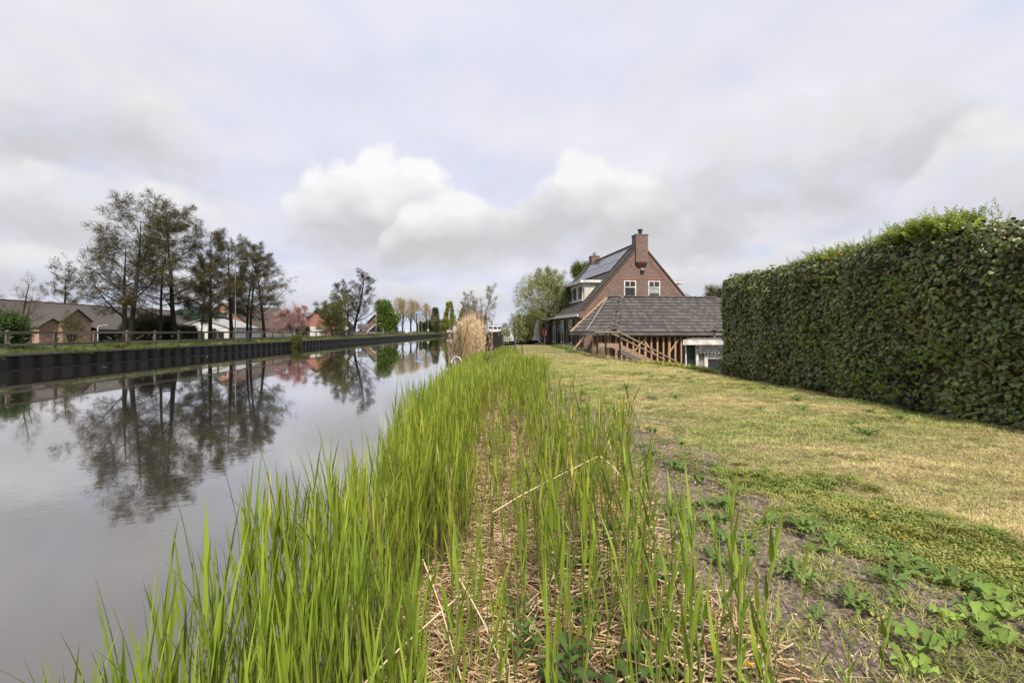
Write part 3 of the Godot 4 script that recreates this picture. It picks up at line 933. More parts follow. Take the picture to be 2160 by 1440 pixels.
func make_hedge() -> void:
	var x0 := 6.95
	var far := 14.2
	var top := 3.74
	var hedge := base("ivy_hedge", V(x0 + 0.55, 0.85, -8.0))
	tag(hedge, "tall clipped dark green ivy hedge bordering the lawn", "hedge")
	var off := -hedge.position
	# woody inside: a lumpy body with rounded corners
	var m := MB.new()
	m.col = Color(0.105, 0.08, 0.05)
	var ring := []
	for k in 25:
		var a := PI * k / 24.0
		ring.push_back(Vector2(-cos(a), sin(a)))
	var prof := []
	for k in 14:
		prof.push_back(Vector2(-0.42, lerpf(-0.6, 2.55, k / 13.0)))
	prof.append_array([Vector2(-0.36, 2.68), Vector2(-0.2, 2.76), Vector2(0.0, 2.78), Vector2(0.25, 2.74), Vector2(0.42, 2.55)])
	for k in 8:
		prof.push_back(Vector2(0.45, lerpf(2.4, -1.8, k / 7.0)))
	var rows := 60
	for j in rows + 1:
		var d := lerpf(0.6, far - 0.22, float(j) / rows)
		var sq := 1.0 - smoothstep(far - 0.75, far - 0.22, d) * 0.35
		for p in prof:
			var w := nz.get_noise_3d(p.x * 40.0, p.y * 40.0, d * 40.0) * 0.09
			m.v.push_back(V(x0 + 0.55 + p.x * sq + w, 0.85 + p.y - (1.0 - sq) * 0.2 + w - (0.22 * smoothstep(7.0, 6.2, d) if p.y > 2.4 else 0.0), -d)); m.n.push_back(V(p.x, 0.0 if p.y < 2.5 else 1.0, 0).normalized()); m.c.push_back(m.col * R(0.7, 1.4))
	for j in rows:
		for k in prof.size() - 1:
			var a := j * prof.size() + k
			var b := a + prof.size()
			for q in [a, b, b + 1, a, b + 1, a + 1]:
				m.i.push_back(q)
	var cap := rows * prof.size()
	for k in range(1, prof.size() - 1):
		m.i.push_back(cap); m.i.push_back(cap + k); m.i.push_back(cap + k + 1)
	put("branches", m.mesh(), M.twig, hedge, off)
	# leaves
	var shapes := [ivy_leaf(1), ivy_leaf(2), ivy_leaf(3), ivy_leaf(4)]
	var all := []
	for k in 46000:
		var face := rng.randf()
		var p: Vector3
		var nrm: Vector3
		if face < 0.80:
			var d := 1.2 + (far - 1.2) * rng.randf()
			var y := 0.82 + 2.92 * rng.randf()
			var bulge := nz.get_noise_2d(d * 16.0, y * 16.0) * 0.16
			p = V(x0 + R(-0.10, 0.13) - bulge + smoothstep(3.45, 3.75, y) * 0.12 + smoothstep(1.1, 0.85, y) * 0.08, y, -d)
			nrm = V(-1, 0.45, 0.15)
		elif face < 0.91:
			var d := 1.2 + (far - 1.2) * rng.randf()
			p = V(x0 + 0.1 + rng.randf() * 0.9, top + R(-0.12, 0.07) + nz.get_noise_2d(d * 20.0, 4.0) * 0.16, -d)
			nrm = V(-0.4, 1, 0.1)
		else:
			p = V(x0 + rng.randf() * 1.0, 0.8 + 2.9 * rng.randf(), -far + R(-0.05, 0.18))
			nrm = V(-0.35, 0.4, -1)
			if rng.randf() < 0.45:
				p = V(x0 + 0.03 + R(-0.06, 0.14), 0.85 + 2.85 * rng.randf(), -far + R(0.0, 0.25))
				nrm = V(-0.9, 0.4, -0.3)
		if p.y > 3.2:
			p.y -= 0.22 * smoothstep(7.0, 6.2, -p.z) * smoothstep(3.2, 3.7, p.y)
		var f := (nrm.normalized() + rnd_dir() * 0.75).normalized()
		var down := (V(0, -1, 0) + rnd_dir() * 0.55).normalized()
		var y := (down - f * down.dot(f)).normalized()
		var b := Basis(y.cross(f), y, f).scaled_local(Vector3.ONE * R(0.038, 0.09))
		var n := nz2.get_noise_2d(p.z * 14.0, p.y * 14.0)
		var c := Color(0.038, 0.06, 0.012).lerp(Color(0.165, 0.205, 0.042), clampf(rng.randf() * 0.9 + n * 0.5, 0, 1))
		var q := rng.randf()
		if q < 0.05 + maxf(0.0, n) * 0.22:
			c = Color(0.22, 0.165, 0.07) * R(0.5, 1.1)
		elif q > 0.9992:
			c = Color(0.55, 0.2, 0.03)
		elif q > 0.985:
			c = Color(0.19, 0.21, 0.05)
		all.push_back([p.distance_squared_to(V(0, EYE, 0)) + (1000.0 if p.z > -6.3 else 0.0) + (500.0 if p.x > x0 + 0.05 else 0.0), Transform3D(b, p + off), c, rng.randi() % 4])
	all.sort_custom(func(a, b): return a[0] < b[0])
	var ks := [Copies.new(), Copies.new(), Copies.new(), Copies.new()]
	var tones := []
	for c in [Color(0.06, 0.09, 0.02), Color(0.10, 0.135, 0.032), Color(0.14, 0.185, 0.042), Color(0.19, 0.15, 0.065)]:
		var lm := leafy(0.32, 0.25)
		lm.albedo_color = c.linear_to_srgb()
		tones.push_back(lm)
	for k in all.size():
		var e: Array = all[k]
		if k < 290:
			put("leaf", shapes[e[3]], tones[3 if k % 37 == 0 else k % 3], hedge, e[1].origin, e[1].basis)
		else:
			ks[e[3]].add(e[1], e[2])
	var fo := Node3D.new()
	fo.name = "foliage"
	hedge.add_child(fo)
	fo.set_meta("kind", "stuff")
	for k in 4:
		many("leaves", shapes[k], M.ivy, ks[k], fo).set_meta("kind", "stuff")
	# bare stems and the gnarled foot
	var st := MB.new()
	for k in 460:
		var d := R(4.5, far)
		var p := V(x0 - 0.04 + R(-0.08, 0.06), R(0.9, 3.6), -d) if k % 3 else V(x0 + R(-0.1, 0.06), R(0.84, 1.2), -d)
		var g := Color(0.36, 0.27, 0.165) * R(0.5, 1.5)
		st.col = g
		var dir := (V(-0.3, R(-0.6, 1), R(-1, 1))).normalized() * R(0.06, 0.24)
		st.tube(PackedVector3Array([p, p + dir * 0.5 + rnd_dir() * 0.02, p + dir]), PackedFloat32Array([0.005, 0.004, 0.002]), 3)
	put("bare_twigs", st.mesh(), M.twig, hedge, off).set_meta("kind", "stuff")
	var tr := MB.new()
	tr.col = Color(1.6, 1.4, 1.2)
	var foot := V(x0 - 0.05, 0.8, -7.9)
	for k in 7:
		var o := foot + V(R(-0.05, 0.08), 0, R(-0.12, 0.12))
		tr.tube(PackedVector3Array([o, o + V(0.02, 0.25, R(-0.05, 0.05)), o + V(0.08, 0.5, R(-0.1, 0.1)), o + V(0.14, 0.9, R(-0.3, 0.3))]), PackedFloat32Array([0.035, 0.026, 0.022, 0.014]), 6)
	put("trunk", tr.mesh(), M.bark, hedge, off)
	# fresh pale shoots growing through the top and the face
	var sh := MB.new()
	sh.col = Color(0.22, 0.26, 0.07)
	sh.tube(PackedVector3Array([V(0, 0, 0), V(0.01, 0.12, 0.01), V(0.03, 0.24, 0), V(0.07, 0.34, 0)]), PackedFloat32Array([0.0035, 0.003, 0.002, 0.001]), 3)
	for k in 13:
		var t := 0.12 + 0.88 * k / 12.0
		for s in 2:
			var a := k * 1.9 + s * PI
			var g := R(0.85, 1.15)
			sh.col = Color(0.205, 0.285, 0.035) * g
			sh.blade(V(0.07 * t * t, 0.34 * t, 0), V(cos(a), 0.75, sin(a)).normalized(), V(cos(a), -0.3, sin(a)).normalized(), R(0.055, 0.09) * (1.15 - 0.5 * t), 0.021, 0.5, 3, 1, 0.15)
	var kf := Copies.new()
	for k in 640:
		var d := 0.0
		var q := rng.randf()
		var high := 0.0
		if q < 0.58:
			d = 7.75 + rng.randfn(0, 0.36)
			high = R(0.0, 0.12)
		elif q < 0.82:
			d = 9.9 + rng.randfn(0, 0.5)
			high = R(0.0, 0.08)
		else:
			d = R(7.0, 11.4)
		var p := V(x0 + 0.05 + R(-0.05, 0.35), top - R(0.0, 0.16) + high, -d)
		var dir := (V(R(-0.9, 0.3), R(0.25, 1.0), R(-0.7, 0.7))).normalized()
		kf.add(Transform3D(turn(dir, R(0.5, 0.95) * (1.0 if d < 9.0 else 0.8), R(0, TAU)), p + off), Color(1, 1, 1).lerp(Color(1.25, 1.1, 0.8), rng.randf()) * R(0.75, 1.1))
	for k in 150:
		var c: Array = [[7.9, 2.9], [8.0, 2.4], [7.4, 1.8], [8.3, 1.4], [7.95, 1.15], [10.2, 2.2], [9.6, 3.3], [9.9, 1.7], [7.2, 1.9]][k % 9]
		var p := V(x0 - 0.07, c[1] + rng.randfn(0, 0.17), -c[0] + rng.randfn(0, 0.2))
		kf.add(Transform3D(turn(V(-0.9, R(-0.4, 0.7), R(-0.6, 0.6)), R(0.3, 0.62), R(0, TAU)), p + off), Color(0.8, 0.88, 0.62) * R(0.8, 1.2))
	for k in 5:   # the long whip that stands out on top
		kf.add(Transform3D(turn(V(0.35 + k * 0.1, 1, -0.3), 0.75, k), V(x0 + 0.2, top + 0.02, -7.2 + k * 0.05) + off))
	many("fresh_shoots", sh.mesh(), M.leaf, kf, hedge).set_meta("kind", "stuff")

# ---- trees
func branch(m: MB, o: Vector3, d: Vector3, len: float, r: float, level: int, s: Dictionary, tips: Array) -> void:
	var n := maxi(3, int(len / s.seg[mini(level, s.seg.size() - 1)]))
	n = mini(n, 9)
	var p := PackedVector3Array([o])
	var q := PackedFloat32Array([r])
	var dir := d
	var dirs := [d]
	for k in n:
		var t := (k + 1.0) / n
		dir = (dir + rnd_dir() * s.wob[mini(level, s.wob.size() - 1)] + Vector3.UP * s.up[mini(level, s.up.size() - 1)] / n).normalized()
		p.push_back(p[k] + dir * len / n)
		q.push_back(lerpf(r, r * s.end[mini(level, s.end.size() - 1)], t))
		dirs.push_back(dir)
	m.tube(p, q, [7, 5, 3, 3, 3][mini(level, 4)], false)
	if level >= s.leaf_from:
		for k in s.per_tip:
			var t := R(0.3, 1.0) * n
			var z := mini(int(t), n - 1)
			tips.push_back([p[z].lerp(p[z + 1], t - z), dirs[z]])
	if level + 1 >= s.count.size() + 1:
		return
	var c: int = s.count[level]
	for k in c:
		var t: float = lerpf(s.from[level], 1.0, (k + rng.randf() * 0.9) / c)
		var z := mini(int(t * n), n - 1)
		var at := p[z].lerp(p[z + 1], t * n - z)
		var ax: Vector3 = dirs[z].cross(rnd_dir()).normalized()
		if level == 0:
			var az := k * 2.4 + R(-0.6, 0.6)
			ax = V(cos(az), 0, sin(az))
		var cd: Vector3 = dirs[z].rotated(ax, s.angle[level] * R(0.75, 1.2) * (1.0 - (0.35 * t if level == 0 else 0.0)))
		if level > 0 and s.flat > 0.0:
			cd = (cd * V(1, 1.0 - s.flat, 1)).normalized()
		var cl: float = len * s.ratio[level] * R(0.7, 1.15)
		if level == 0:
			cl *= lerpf(1.0, s.topw, pow(clampf((t - s.from[0]) / (1.0 - s.from[0]), 0, 1), s.taper))
		else:
			cl *= 1.1 - 0.55 * t
		branch(m, at, cd, cl, lerpf(q[z], q[z + 1], 0.5) * s.thin[level] * (0.75 + 0.25 * (1.0 - t)), level + 1, s, tips)

var last_tips := []
func clump(sd: int, leaves: int, reach: float, size: float, narrow: float, twigs := true, wood := Color(0.3, 0.25, 0.2)) -> ArrayMesh:
	var m := MB.new()
	var q := RandomNumberGenerator.new()
	q.seed = sd
	if twigs:
		for k in 3:
			m.col = wood
			var e := V(q.randf_range(-0.7, 0.7), q.randf_range(0.2, 1), q.randf_range(-0.7, 0.7)) * reach
			m.tube(PackedVector3Array([Vector3.ZERO, e * 0.5 + V(0, 0.03, 0) * reach, e]), PackedFloat32Array([0.009, 0.007, 0.004]), 3)
	for k in leaves:
		var o := V(q.randfn(0, 0.42), q.randf_range(-0.25, 1.0), q.randfn(0, 0.42)) * reach
		var f := V(q.randf_range(-1, 1), q.randf_range(-0.2, 1), q.randf_range(-1, 1)).normalized()
		var d := f.cross(V(q.randf_range(-1, 1), q.randf_range(-1, 1), q.randf_range(-1, 1))).normalized()
		var s := size * q.randf_range(0.6, 1.2)
		var w := d.cross(f) * s * narrow
		var g := q.randf_range(0.75, 1.25)
		m.col = Color(g, g, g)
		m.quad(o, o + d * s * 0.5 - w + f * s * 0.08, o + d * s, o + d * s * 0.5 + w + f * s * 0.08)
	return m.mesh()

func tree(called: String, label: String, cat: String, group: String, at: Vector3, h: float, r: float, s: Dictionary, cl: ArrayMesh, cols: Array, sizes: Vector2, lm: Material, bark := Color(1, 1, 1), trunks := 1) -> Node3D:
	var o := base(called, at)
	tag(o, label, cat, group)
	var m := MB.new()
	m.col = bark
	var tips := []
	for k in trunks:
		var d: Vector3 = V(R(-0.03, 0.03), 1, R(-0.03, 0.03)) + s.get("lean", Vector3.ZERO)
		if trunks > 1:
			var a := TAU * k / trunks + 0.6
			d += V(cos(a), 0, sin(a)) * s.get("fork", 0.16)
		branch(m, V(0, -0.15, 0) + (V(cos(k * 2.6), 0, sin(k * 2.6)) * r * 0.6 if trunks > 1 else Vector3.ZERO), d.normalized(), h * (1.0 if k == 0 else R(0.75, 0.95)), r, 0, s, tips)
	put("trunk", m.mesh(), M.bark, o)
	var k := Copies.new()
	last_tips = tips
	for t in tips:
		var c: Color = cols[rng.randi() % cols.size()]
		k.add(Transform3D(turn((t[1] + rnd_dir() * 0.7).normalized(), R(sizes.x, sizes.y), R(0, TAU)), t[0]), c * R(0.7, 1.25))
	var cr := many("crown", cl, lm, k, o)
	cr.set_meta("kind", "stuff")
	return o

# ---- across the canal
func make_piling() -> void:
	var wall := base("sheet_pile_wall", V(-26.2, 0, -14))
	tag(wall, "dark steel sheet-pile wall with pale cap lining the far bank", "quay wall")
	# one pan of piling, 1.3 m long: deep trough and broad flat
	var m := MB.new()
	var pr := [Vector2(0, 0.0), Vector2(0.06, 0.20), Vector2(0.56, 0.20), Vector2(0.66, 0.0), Vector2(1.30, 0.0)]
	for k in pr.size() - 1:
		var a: Vector2 = pr[k]
		var b: Vector2 = pr[k + 1]
		m.quad(V(-a.y, 0.80, -a.x), V(-b.y, 0.80, -b.x), V(-b.y, -0.7, -b.x), V(-a.y, -0.7, -a.x))
		m.quad(V(-a.y - 0.02, 0.80, -a.x), V(-b.y - 0.02, 0.80, -b.x), V(-b.y - 0.02, -0.7, -b.x), V(-a.y - 0.02, -0.7, -a.x))
	var me := m.mesh()
	var tones := [M.pile]
	for k in 2:
		var t: StandardMaterial3D = M.pile.duplicate()
		t.albedo_color = (Color(0.030, 0.025, 0.023) if k else Color(0.019, 0.015, 0.013)).linear_to_srgb()
		tones.push_back(t)
	for k in 208:
		put("sheet_pile", me, tones[rng.randi() % 3], wall, V(0.0 if k * 1.3 + 14 < 61.5 or k * 1.3 + 14 > 64 else -0.25, R(-0.012, 0.012), -k * 1.3))
	for k in 54:
		bx("cap_beam", wall, V(-0.06, 0.875, -k * 5.0 - 2.5), V(0.36, 0.13, 4.985), M.cap)
	# band of drying wood along the water line
	for k in 27:
		bx("waler", wall, V(0.012, 0.03, -k * 10.0 - 5.0), V(0.03, 0.09, 9.98), M.pile)

func make_fence() -> void:
	var f := base("wooden_fence", V(-27.8, 0.88, -24.2))
	tag(f, "weathered two-rail wooden fence along the far bank", "fence")
	var pm := MB.new()
	pm.box(V(0, 0.62, 0), V(0.15, 1.4, 0.15))
	pm.col = Color(1, 1, 1)
	pm.lathe(V(0, 1.32, 0), [Vector2(0.106, 0.0), Vector2(0.07, 0.035), Vector2(0.0, 0.04)], 4)
	var post := pm.mesh()
	var rm := MB.new()
	rm.box(V(0.095, 0, -1.5), V(0.05, 0.16, 2.985))
	var rail := rm.mesh()
	for k in 66:
		var m: Material = M.oldwood if rng.randf() < 0.6 else M.oldwood_b
		put("post", post, m, f, V(R(-0.02, 0.02), R(-0.05, 0.02), -3.0 * k), Basis(V(0, 0, 1), R(-0.02, 0.02)))
		for y in [1.19, 0.48]:
			put("rail", rail, M.oldwood_b if rng.randf() < 0.6 else M.oldwood, f, V(0, y + R(-0.02, 0.02), -3.0 * k), Basis(V(1, 0, 0), R(-0.004, 0.004)))

func make_bank_grass() -> void:
	var t := [tuft(31, 26, 0.55, 0.016, 0.16), tuft(32, 22, 0.42, 0.02, 0.18)]
	var k := [Copies.new(), Copies.new()]
	for q in 20000:
		var d := 20.0 + 265.0 * pow(rng.randf(), 1.5)
		var x := -26.5 - 5.6 * pow(rng.randf(), 1.2)
		var n := nz.get_noise_2d(x * 6.0, d * 6.0)
		var c := Color(0.075, 0.125, 0.025).lerp(Color(0.15, 0.20, 0.045), clampf(rng.randf() + n, 0, 1))
		if rng.randf() < 0.10:
			c = Color(0.30, 0.26, 0.13)
		var s := R(0.8, 1.5) * (1.0 + n * 0.5) * (1.0 + clampf((d - 60.0) / 150.0, 0, 1)) * (0.75 if x > -27.4 else 1.0)
		k[q % 2].add(Transform3D(Basis(Vector3.UP, R(0, TAU)).scaled(V(s * 1.2, s * minf(1.0, 0.85 + n), s * 1.2)), V(x, 0.84, -d)), c * R(0.7, 1.15))
	var o := tag(base("bank_grass", Vector3.ZERO), "lush green verge grass below the far fence", "grass", "", "stuff")
	for q in 900:
		var d := 18.0 + 150.0 * pow(rng.randf(), 1.4)
		if nz2.get_noise_2d(d * 5.0, 3.0) < 0.05:
			continue
		k[q % 2].add(Transform3D(Basis(V(0, 0, 1), R(-1.5, -0.7)).rotated(Vector3.UP, R(-0.6, 0.6)).scaled(Vector3.ONE * R(0.5, 1.0)), V(-26.15, 0.93, -d)), Color(0.12, 0.16, 0.04) * R(0.7, 1.4))
	many("blades", t[0], M.blade, k[0], o)
	many("blades", t[1], M.blade, k[1], o)
	# cow parsley: white specks above the grass
	var fl := MB.new()
	fl.col = Color(0.12, 0.16, 0.05)
	fl.tube(PackedVector3Array([V(0, 0, 0), V(0.02, 0.5, 0), V(0, 0.9, 0)]), PackedFloat32Array([0.008, 0.006, 0.004]), 3)
	for z in 12:
		fl.col = Color(0.72, 0.72, 0.66)
		var a := z * 2.4
		fl.blade(V(cos(a), 0, sin(a)) * 0.09 * sqrt(z / 12.0) + V(0, 0.9 + 0.02 * (z % 3), 0), V(cos(a), 0.3, sin(a)).normalized(), V(0, -1, 0), 0.06, 0.05, 0.1, 2, 1)
	var kf := Copies.new()
	for q in 700:
		var d := 22.0 + 220.0 * rng.randf()
		var x := -27.0 - 4.5 * rng.randf()
		kf.add(Transform3D(Basis(Vector3.UP, R(0, TAU)).scaled(Vector3.ONE * R(0.6, 1.1)), V(x, 0.84, -d)), Color(1, 1, 1) * R(0.6, 1.0))
	tag(many("cow_parsley", fl.mesh(), M.leaf, kf), "white flowering cow parsley dotted through the far verge", "wildflowers", "", "stuff")
	# a lit patch of meadow far beyond the trees
	var far := Copies.new()
	for q in 2600:
		var d := R(292, 330)
		var x := R(-60, 30)
		far.add(Transform3D(Basis(Vector3.UP, R(0, TAU)).scaled(V(2.5, 3.0, 2.5)), V(x, 0.8, -d)), Color(0.16, 0.2, 0.05) * R(0.6, 1.3))
	many("blades", t[0], M.blade, far, o)

func gable_house(called: String, label: String, at: Vector3, rot: float, w: float, l: float, eave: float, ridge: float, wall: Material, roof: Material, over := 0.3) -> Node3D:
	var o := base(called, at, rot)
	tag(o, label, "building")
	var m := MB.new()
	var h := w * 0.5
	for z in [0.0, -l]:
		m.slab(V(0, 0, z), V(1, 0, 0), V(0, 1, 0), PackedVector2Array([Vector2(-h, -0.8), Vector2(h, -0.8), Vector2(h, eave), Vector2(0, ridge), Vector2(-h, eave)]), V(0, 0, -0.25 if z == 0.0 else 0.25))
	for s in [-1, 1]:
		m.box(V(s * (h - 0.12), (eave - 0.8) * 0.5, -l * 0.5), V(0.238, eave + 0.8, l - 0.51))
	put("wall", m.mesh(), wall, o)
	var k := (ridge - eave) / h
	for s in [-1, 1]:
		var q := MB.new()
		var e := h + over
		q.slab(V(0, 0, over), V(s, 0, 0), V(0, 1, 0), PackedVector2Array([Vector2(0, ridge + 0.03), Vector2(e, ridge + 0.03 - k * e), Vector2(e, ridge + 0.19 - k * e), Vector2(0, ridge + 0.19)]), V(0, 0, -l - over * 2))
		put("roof", q.mesh(), roof, o)
	return o

func window(parent: Node, at: Vector3, rot: float, w: float, h: float, bars: int, frame_m: Material) -> Node3D:
	# an upright window whose face looks along local +z
	var o := Node3D.new()
	o.name = "window"
	parent.add_child(o, true)
	o.position = at
	o.rotation.y = rot
	var m := MB.new()
	var t := minf(0.09, w * 0.12)
	m.box(V(-w / 2 + t / 2, 0, 0), V(t, h, 0.10)); m.box(V(w / 2 - t / 2, 0, 0), V(t, h, 0.10))
	m.box(V(0, h / 2 - t / 2, 0), V(w - 2 * t, t, 0.10)); m.box(V(0, -h / 2 + t / 2, 0), V(w - 2 * t, t, 0.10))
	if bars > 0:
		m.box(V(0, h * 0.18, 0), V(w - 2 * t, t * 0.9, 0.08))
	if bars > 1:
		m.box(V(0, h * 0.18 + (h * 0.32 - t) * 0.5 + t * 0.22, 0), V(t * 0.6, h * 0.32 - t * 1.46, 0.07))
	put("frame", m.mesh(), frame_m, o)
	var g := MB.new()
	g.quad(V(-w / 2 + t, h / 2 - t, -0.02), V(w / 2 - t, h / 2 - t, -0.02), V(w / 2 - t, -h / 2 + t, -0.02), V(-w / 2 + t, -h / 2 + t, -0.02))
	put("pane", g.mesh(), M.glass, o)
	return o

func make_farms() -> void:
	# long low barn with orange ridge, brick gables and an open bay
	var b := gable_house("farm_barn", "long low brick farm barn with grey roof and orange ridge tiles", V(-50, 0.85, -45.5), 0.0, 12.0, 31.0, 2.15, 4.35, M.brick_far, M.slate, 0.35)
	var q := MB.new()
	for k in 54:
		q.box(V(0, 4.56 + 0.01 * (k % 2), -0.2 - k * 0.575), V(0.36, 0.09, 0.56))
	put("ridge_tiles", q.mesh(), M.orange, b)
	for a in [[-42.0, 45.3, 2.6, 1.75, 2.45], [-41.6, 47.6, 3.3, 2.35, 3.45]]:
		# cross gables that face the canal
		var m := MB.new()
		var c := V(a[0] + 50.0, 0, 45.5 - a[1])
		var h: float = a[2] * 0.5
		m.slab(c, V(0, 0, -1), V(0, 1, 0), PackedVector2Array([Vector2(-h, -0.8), Vector2(h, -0.8), Vector2(h, a[3]), Vector2(0, a[4]), Vector2(-h, a[3])]), V(-2.4, 0, 0))
		put("gable", m.mesh(), M.brick_far, b)
		var r := MB.new()
		for s in [-1.0, 1.0]:
			r.slab(c + V(0.12, 0, 0), V(0, 0, s), V(0, 1, 0), PackedVector2Array([Vector2(0, a[4] + 0.02), Vector2(h + 0.15, a[3] - 0.1), Vector2(h + 0.15, a[3] + 0.02), Vector2(0, a[4] + 0.14)]), V(-5.0, 0, 0))
		put("gable_roof", r.mesh(), M.slate, b)
	bx("window", b, V(8.42, 0.95, 1.0 - 2.9), V(0.05, 0.5, 0.35), M.dark)
	# open bay: black boards set back under a long eave, white rain pipe
	var er := MB.new()
	er.slab(V(6.2, 0, -4.4), V(1, 0, 0), V(0, 1, 0), PackedVector2Array([Vector2(-0.2, 2.30), Vector2(2.5, 1.42), Vector2(2.5, 1.52), Vector2(-0.2, 2.42)]), V(0, 0, -16.0))
	put("bay_roof", er.mesh(), M.slate, b)
	bx("bay_wall", b, V(6.08, 0.6, -12.4), V(0.1, 2.9, 16.0), M.black)
	for k in 5:
		bx("bay_post", b, V(8.5, 0.3, -4.6 - k * 3.9), V(0.16, 2.3, 0.16), M.black)
	var dp := MB.new()
	dp.tube(PackedVector3Array([V(8.75, -0.2, -4.15), V(8.75, 1.75, -4.15), V(8.7, 1.85, -4.3), V(8.6, 2.0, -5.6)]), PackedFloat32Array([0.05, 0.05, 0.05, 0.05]), 6)
	put("rain_pipe", dp.mesh(), M.white, b)
	# green round-roofed shed
	var g := base("round_shed", V(X(388, 72), 0.85, -72))
	tag(g, "dark green shed with rounded roof behind the alders", "shed")
	var arc := PackedVector2Array()
	for k in 13:
		var a := PI * k / 12.0
		arc.push_back(Vector2(cos(a) * 2.7, 2.2 + sin(a) * 2.6))
	arc.push_back(Vector2(-2.7, -0.8)); arc.push_back(Vector2(2.7, -0.8))
	var gm := MB.new()
	gm.slab(V(0, 0, 0), V(1, 0, 0), V(0, 1, 0), arc, V(0, 0, -9))
	put("shell", gm.mesh(), mat(Color(0.035, 0.075, 0.05), 0.6, M.soft, 0.4), g)
	bx("door", g, V(0, 1.0, 0.04), V(2.4, 2.4, 0.06), M.green)
	# white shed with low gable
	var s := gable_house("white_shed", "white boarded shed with low gable and dark green doors", V(X(428, 66), 0.85, -66), 0.0, 7.2, 8.0, 1.75, 3.0, M.white, M.grey, 0.15)
	for k in 5:
		bx("batten", s, V(-2.9 + k * 1.45, 0.9, 0.02), V(0.05, 1.7, 0.03), M.cream)
	bx("door", s, V(-0.9, 0.35, 0.04), V(2.2, 1.7, 0.06), M.green)
	bx("door", s, V(1.9, 0.35, 0.04), V(2.0, 1.7, 0.06), M.black)
	bx("window", s, V(1.3, 1.55, 0.05), V(1.1, 0.32, 0.05), M.dark)
	bx("door_frame", s, V(-2.75, 0.6, 0.05), V(0.7, 2.2, 0.08), M.white)
	# house with orange brick gable
	var h := gable_house("brick_farmhouse", "orange brick farmhouse with long brown tiled roof behind the alders", V(X(470, 80), 0.85, -80), 0.0, 10.5, 22.0, 1.9, 6.0, M.brick_red, M.slate_b, 0.3)
	window(h, V(0.4, 4.2, 0.06), 0.0, 0.9, 0.8, 0, M.white)
	window(h, V(-2.4, 1.2, 0.06), 0.0, 1.2, 1.3, 1, M.white)
	bx("white_wall", h, V(5.45, 0.55, -11.0), V(0.12, 2.1, 21.0), M.cream)
	bx("gutter", h, V(5.72, 1.62, -11.0), V(0.16, 0.14, 22.0), M.orange)
	# brick garage house with white roller door
	var p := X(668, 100)
	var t := gable_house("garage_house", "red brick garage with green roof edge and white roller door", V(p, 0.85, -100), 0.0, 8.0, 14.0, 2.4, 5.6, M.brick_red, M.slate, 0.3)
	bx("garage_door", t, V(0.15, 0.9, 0.05), V(3.2, 2.8, 0.06), M.white)
	for k in 6:
		bx("door_slat", t, V(0.15, -0.2 + k * 0.45, 0.09), V(3.1, 0.03, 0.03), M.cream)
	bx("door_frame", t, V(-1.56, 0.9, 0.06), V(0.14, 2.9, 0.1), M.green)
	bx("notice_panel", t, V(-2.5, 0.95, 0.05), V(0.9, 0.85, 0.06), M.white)
	var vg := MB.new()
	for sd in [-1, 1]:
		vg.bar(V(0, 5.74, 0.34), V(sd * 4.3, 2.3, 0.34), 0.08, 0.3)
	put("verge_board", vg.mesh(), M.green, t)
	var dm := MB.new()
	dm.slab(V(1.95, 1.4, 0.04), V(1, 0, 0), V(0, 1, 0), ring_shape(0.32, 18), V(0, 0, 0.04))
	put("round_sign", dm.mesh(), M.white, t)
	var dn := MB.new()
	dn.box(V(1.95, 1.4, 0.095), V(0.34, 0.09, 0.02))
	put("sign_mark", dn.mesh(), M.dark, t)
	# thatched dark house with white-edged gable
	var c := gable_house("thatched_house", "house with dark thatched roof and white-edged gable by the road", V(X(780, 140), 0.85, -146), 0.1, 9.0, 13.0, 1.6, 6.4, M.brick_dark, M.slate, 0.5)
	bx("chimney", c, V(0.6, 6.6, -5.0), V(0.8, 1.6, 0.8), M.brick_red)
	bx("roof_window", c, V(-1.55, 4.75, -3.0), V(0.9, 0.9, 1.0), M.white)
	var gv := MB.new()
	for sd in [-1, 1]:
		gv.bar(V(0.3, 3.5, 1.5), V(0.3 + sd * 2.4, 1.2, 1.5), 0.1, 0.28)
	put("white_verge", gv.mesh(), M.white, c)
	var ga := MB.new()
	ga.slab(V(0.3, 0, 1.42), V(1, 0, 0), V(0, 1, 0), PackedVector2Array([Vector2(-2.3, -0.5), Vector2(2.3, -0.5), Vector2(2.3, 1.2), Vector2(0, 3.4), Vector2(-2.3, 1.2)]), V(0, 0, -3))
	put("porch", ga.mesh(), M.black, c)
	bx("beam", c, V(0.3, 0.95, 1.5), V(5.4, 0.16, 0.1), M.white)

func ring_shape(r: float, n: int) -> PackedVector2Array:
	var o := PackedVector2Array()
	for k in n:
		o.push_back(Vector2(cos(TAU * k / n), sin(TAU * k / n)) * r)
	return o

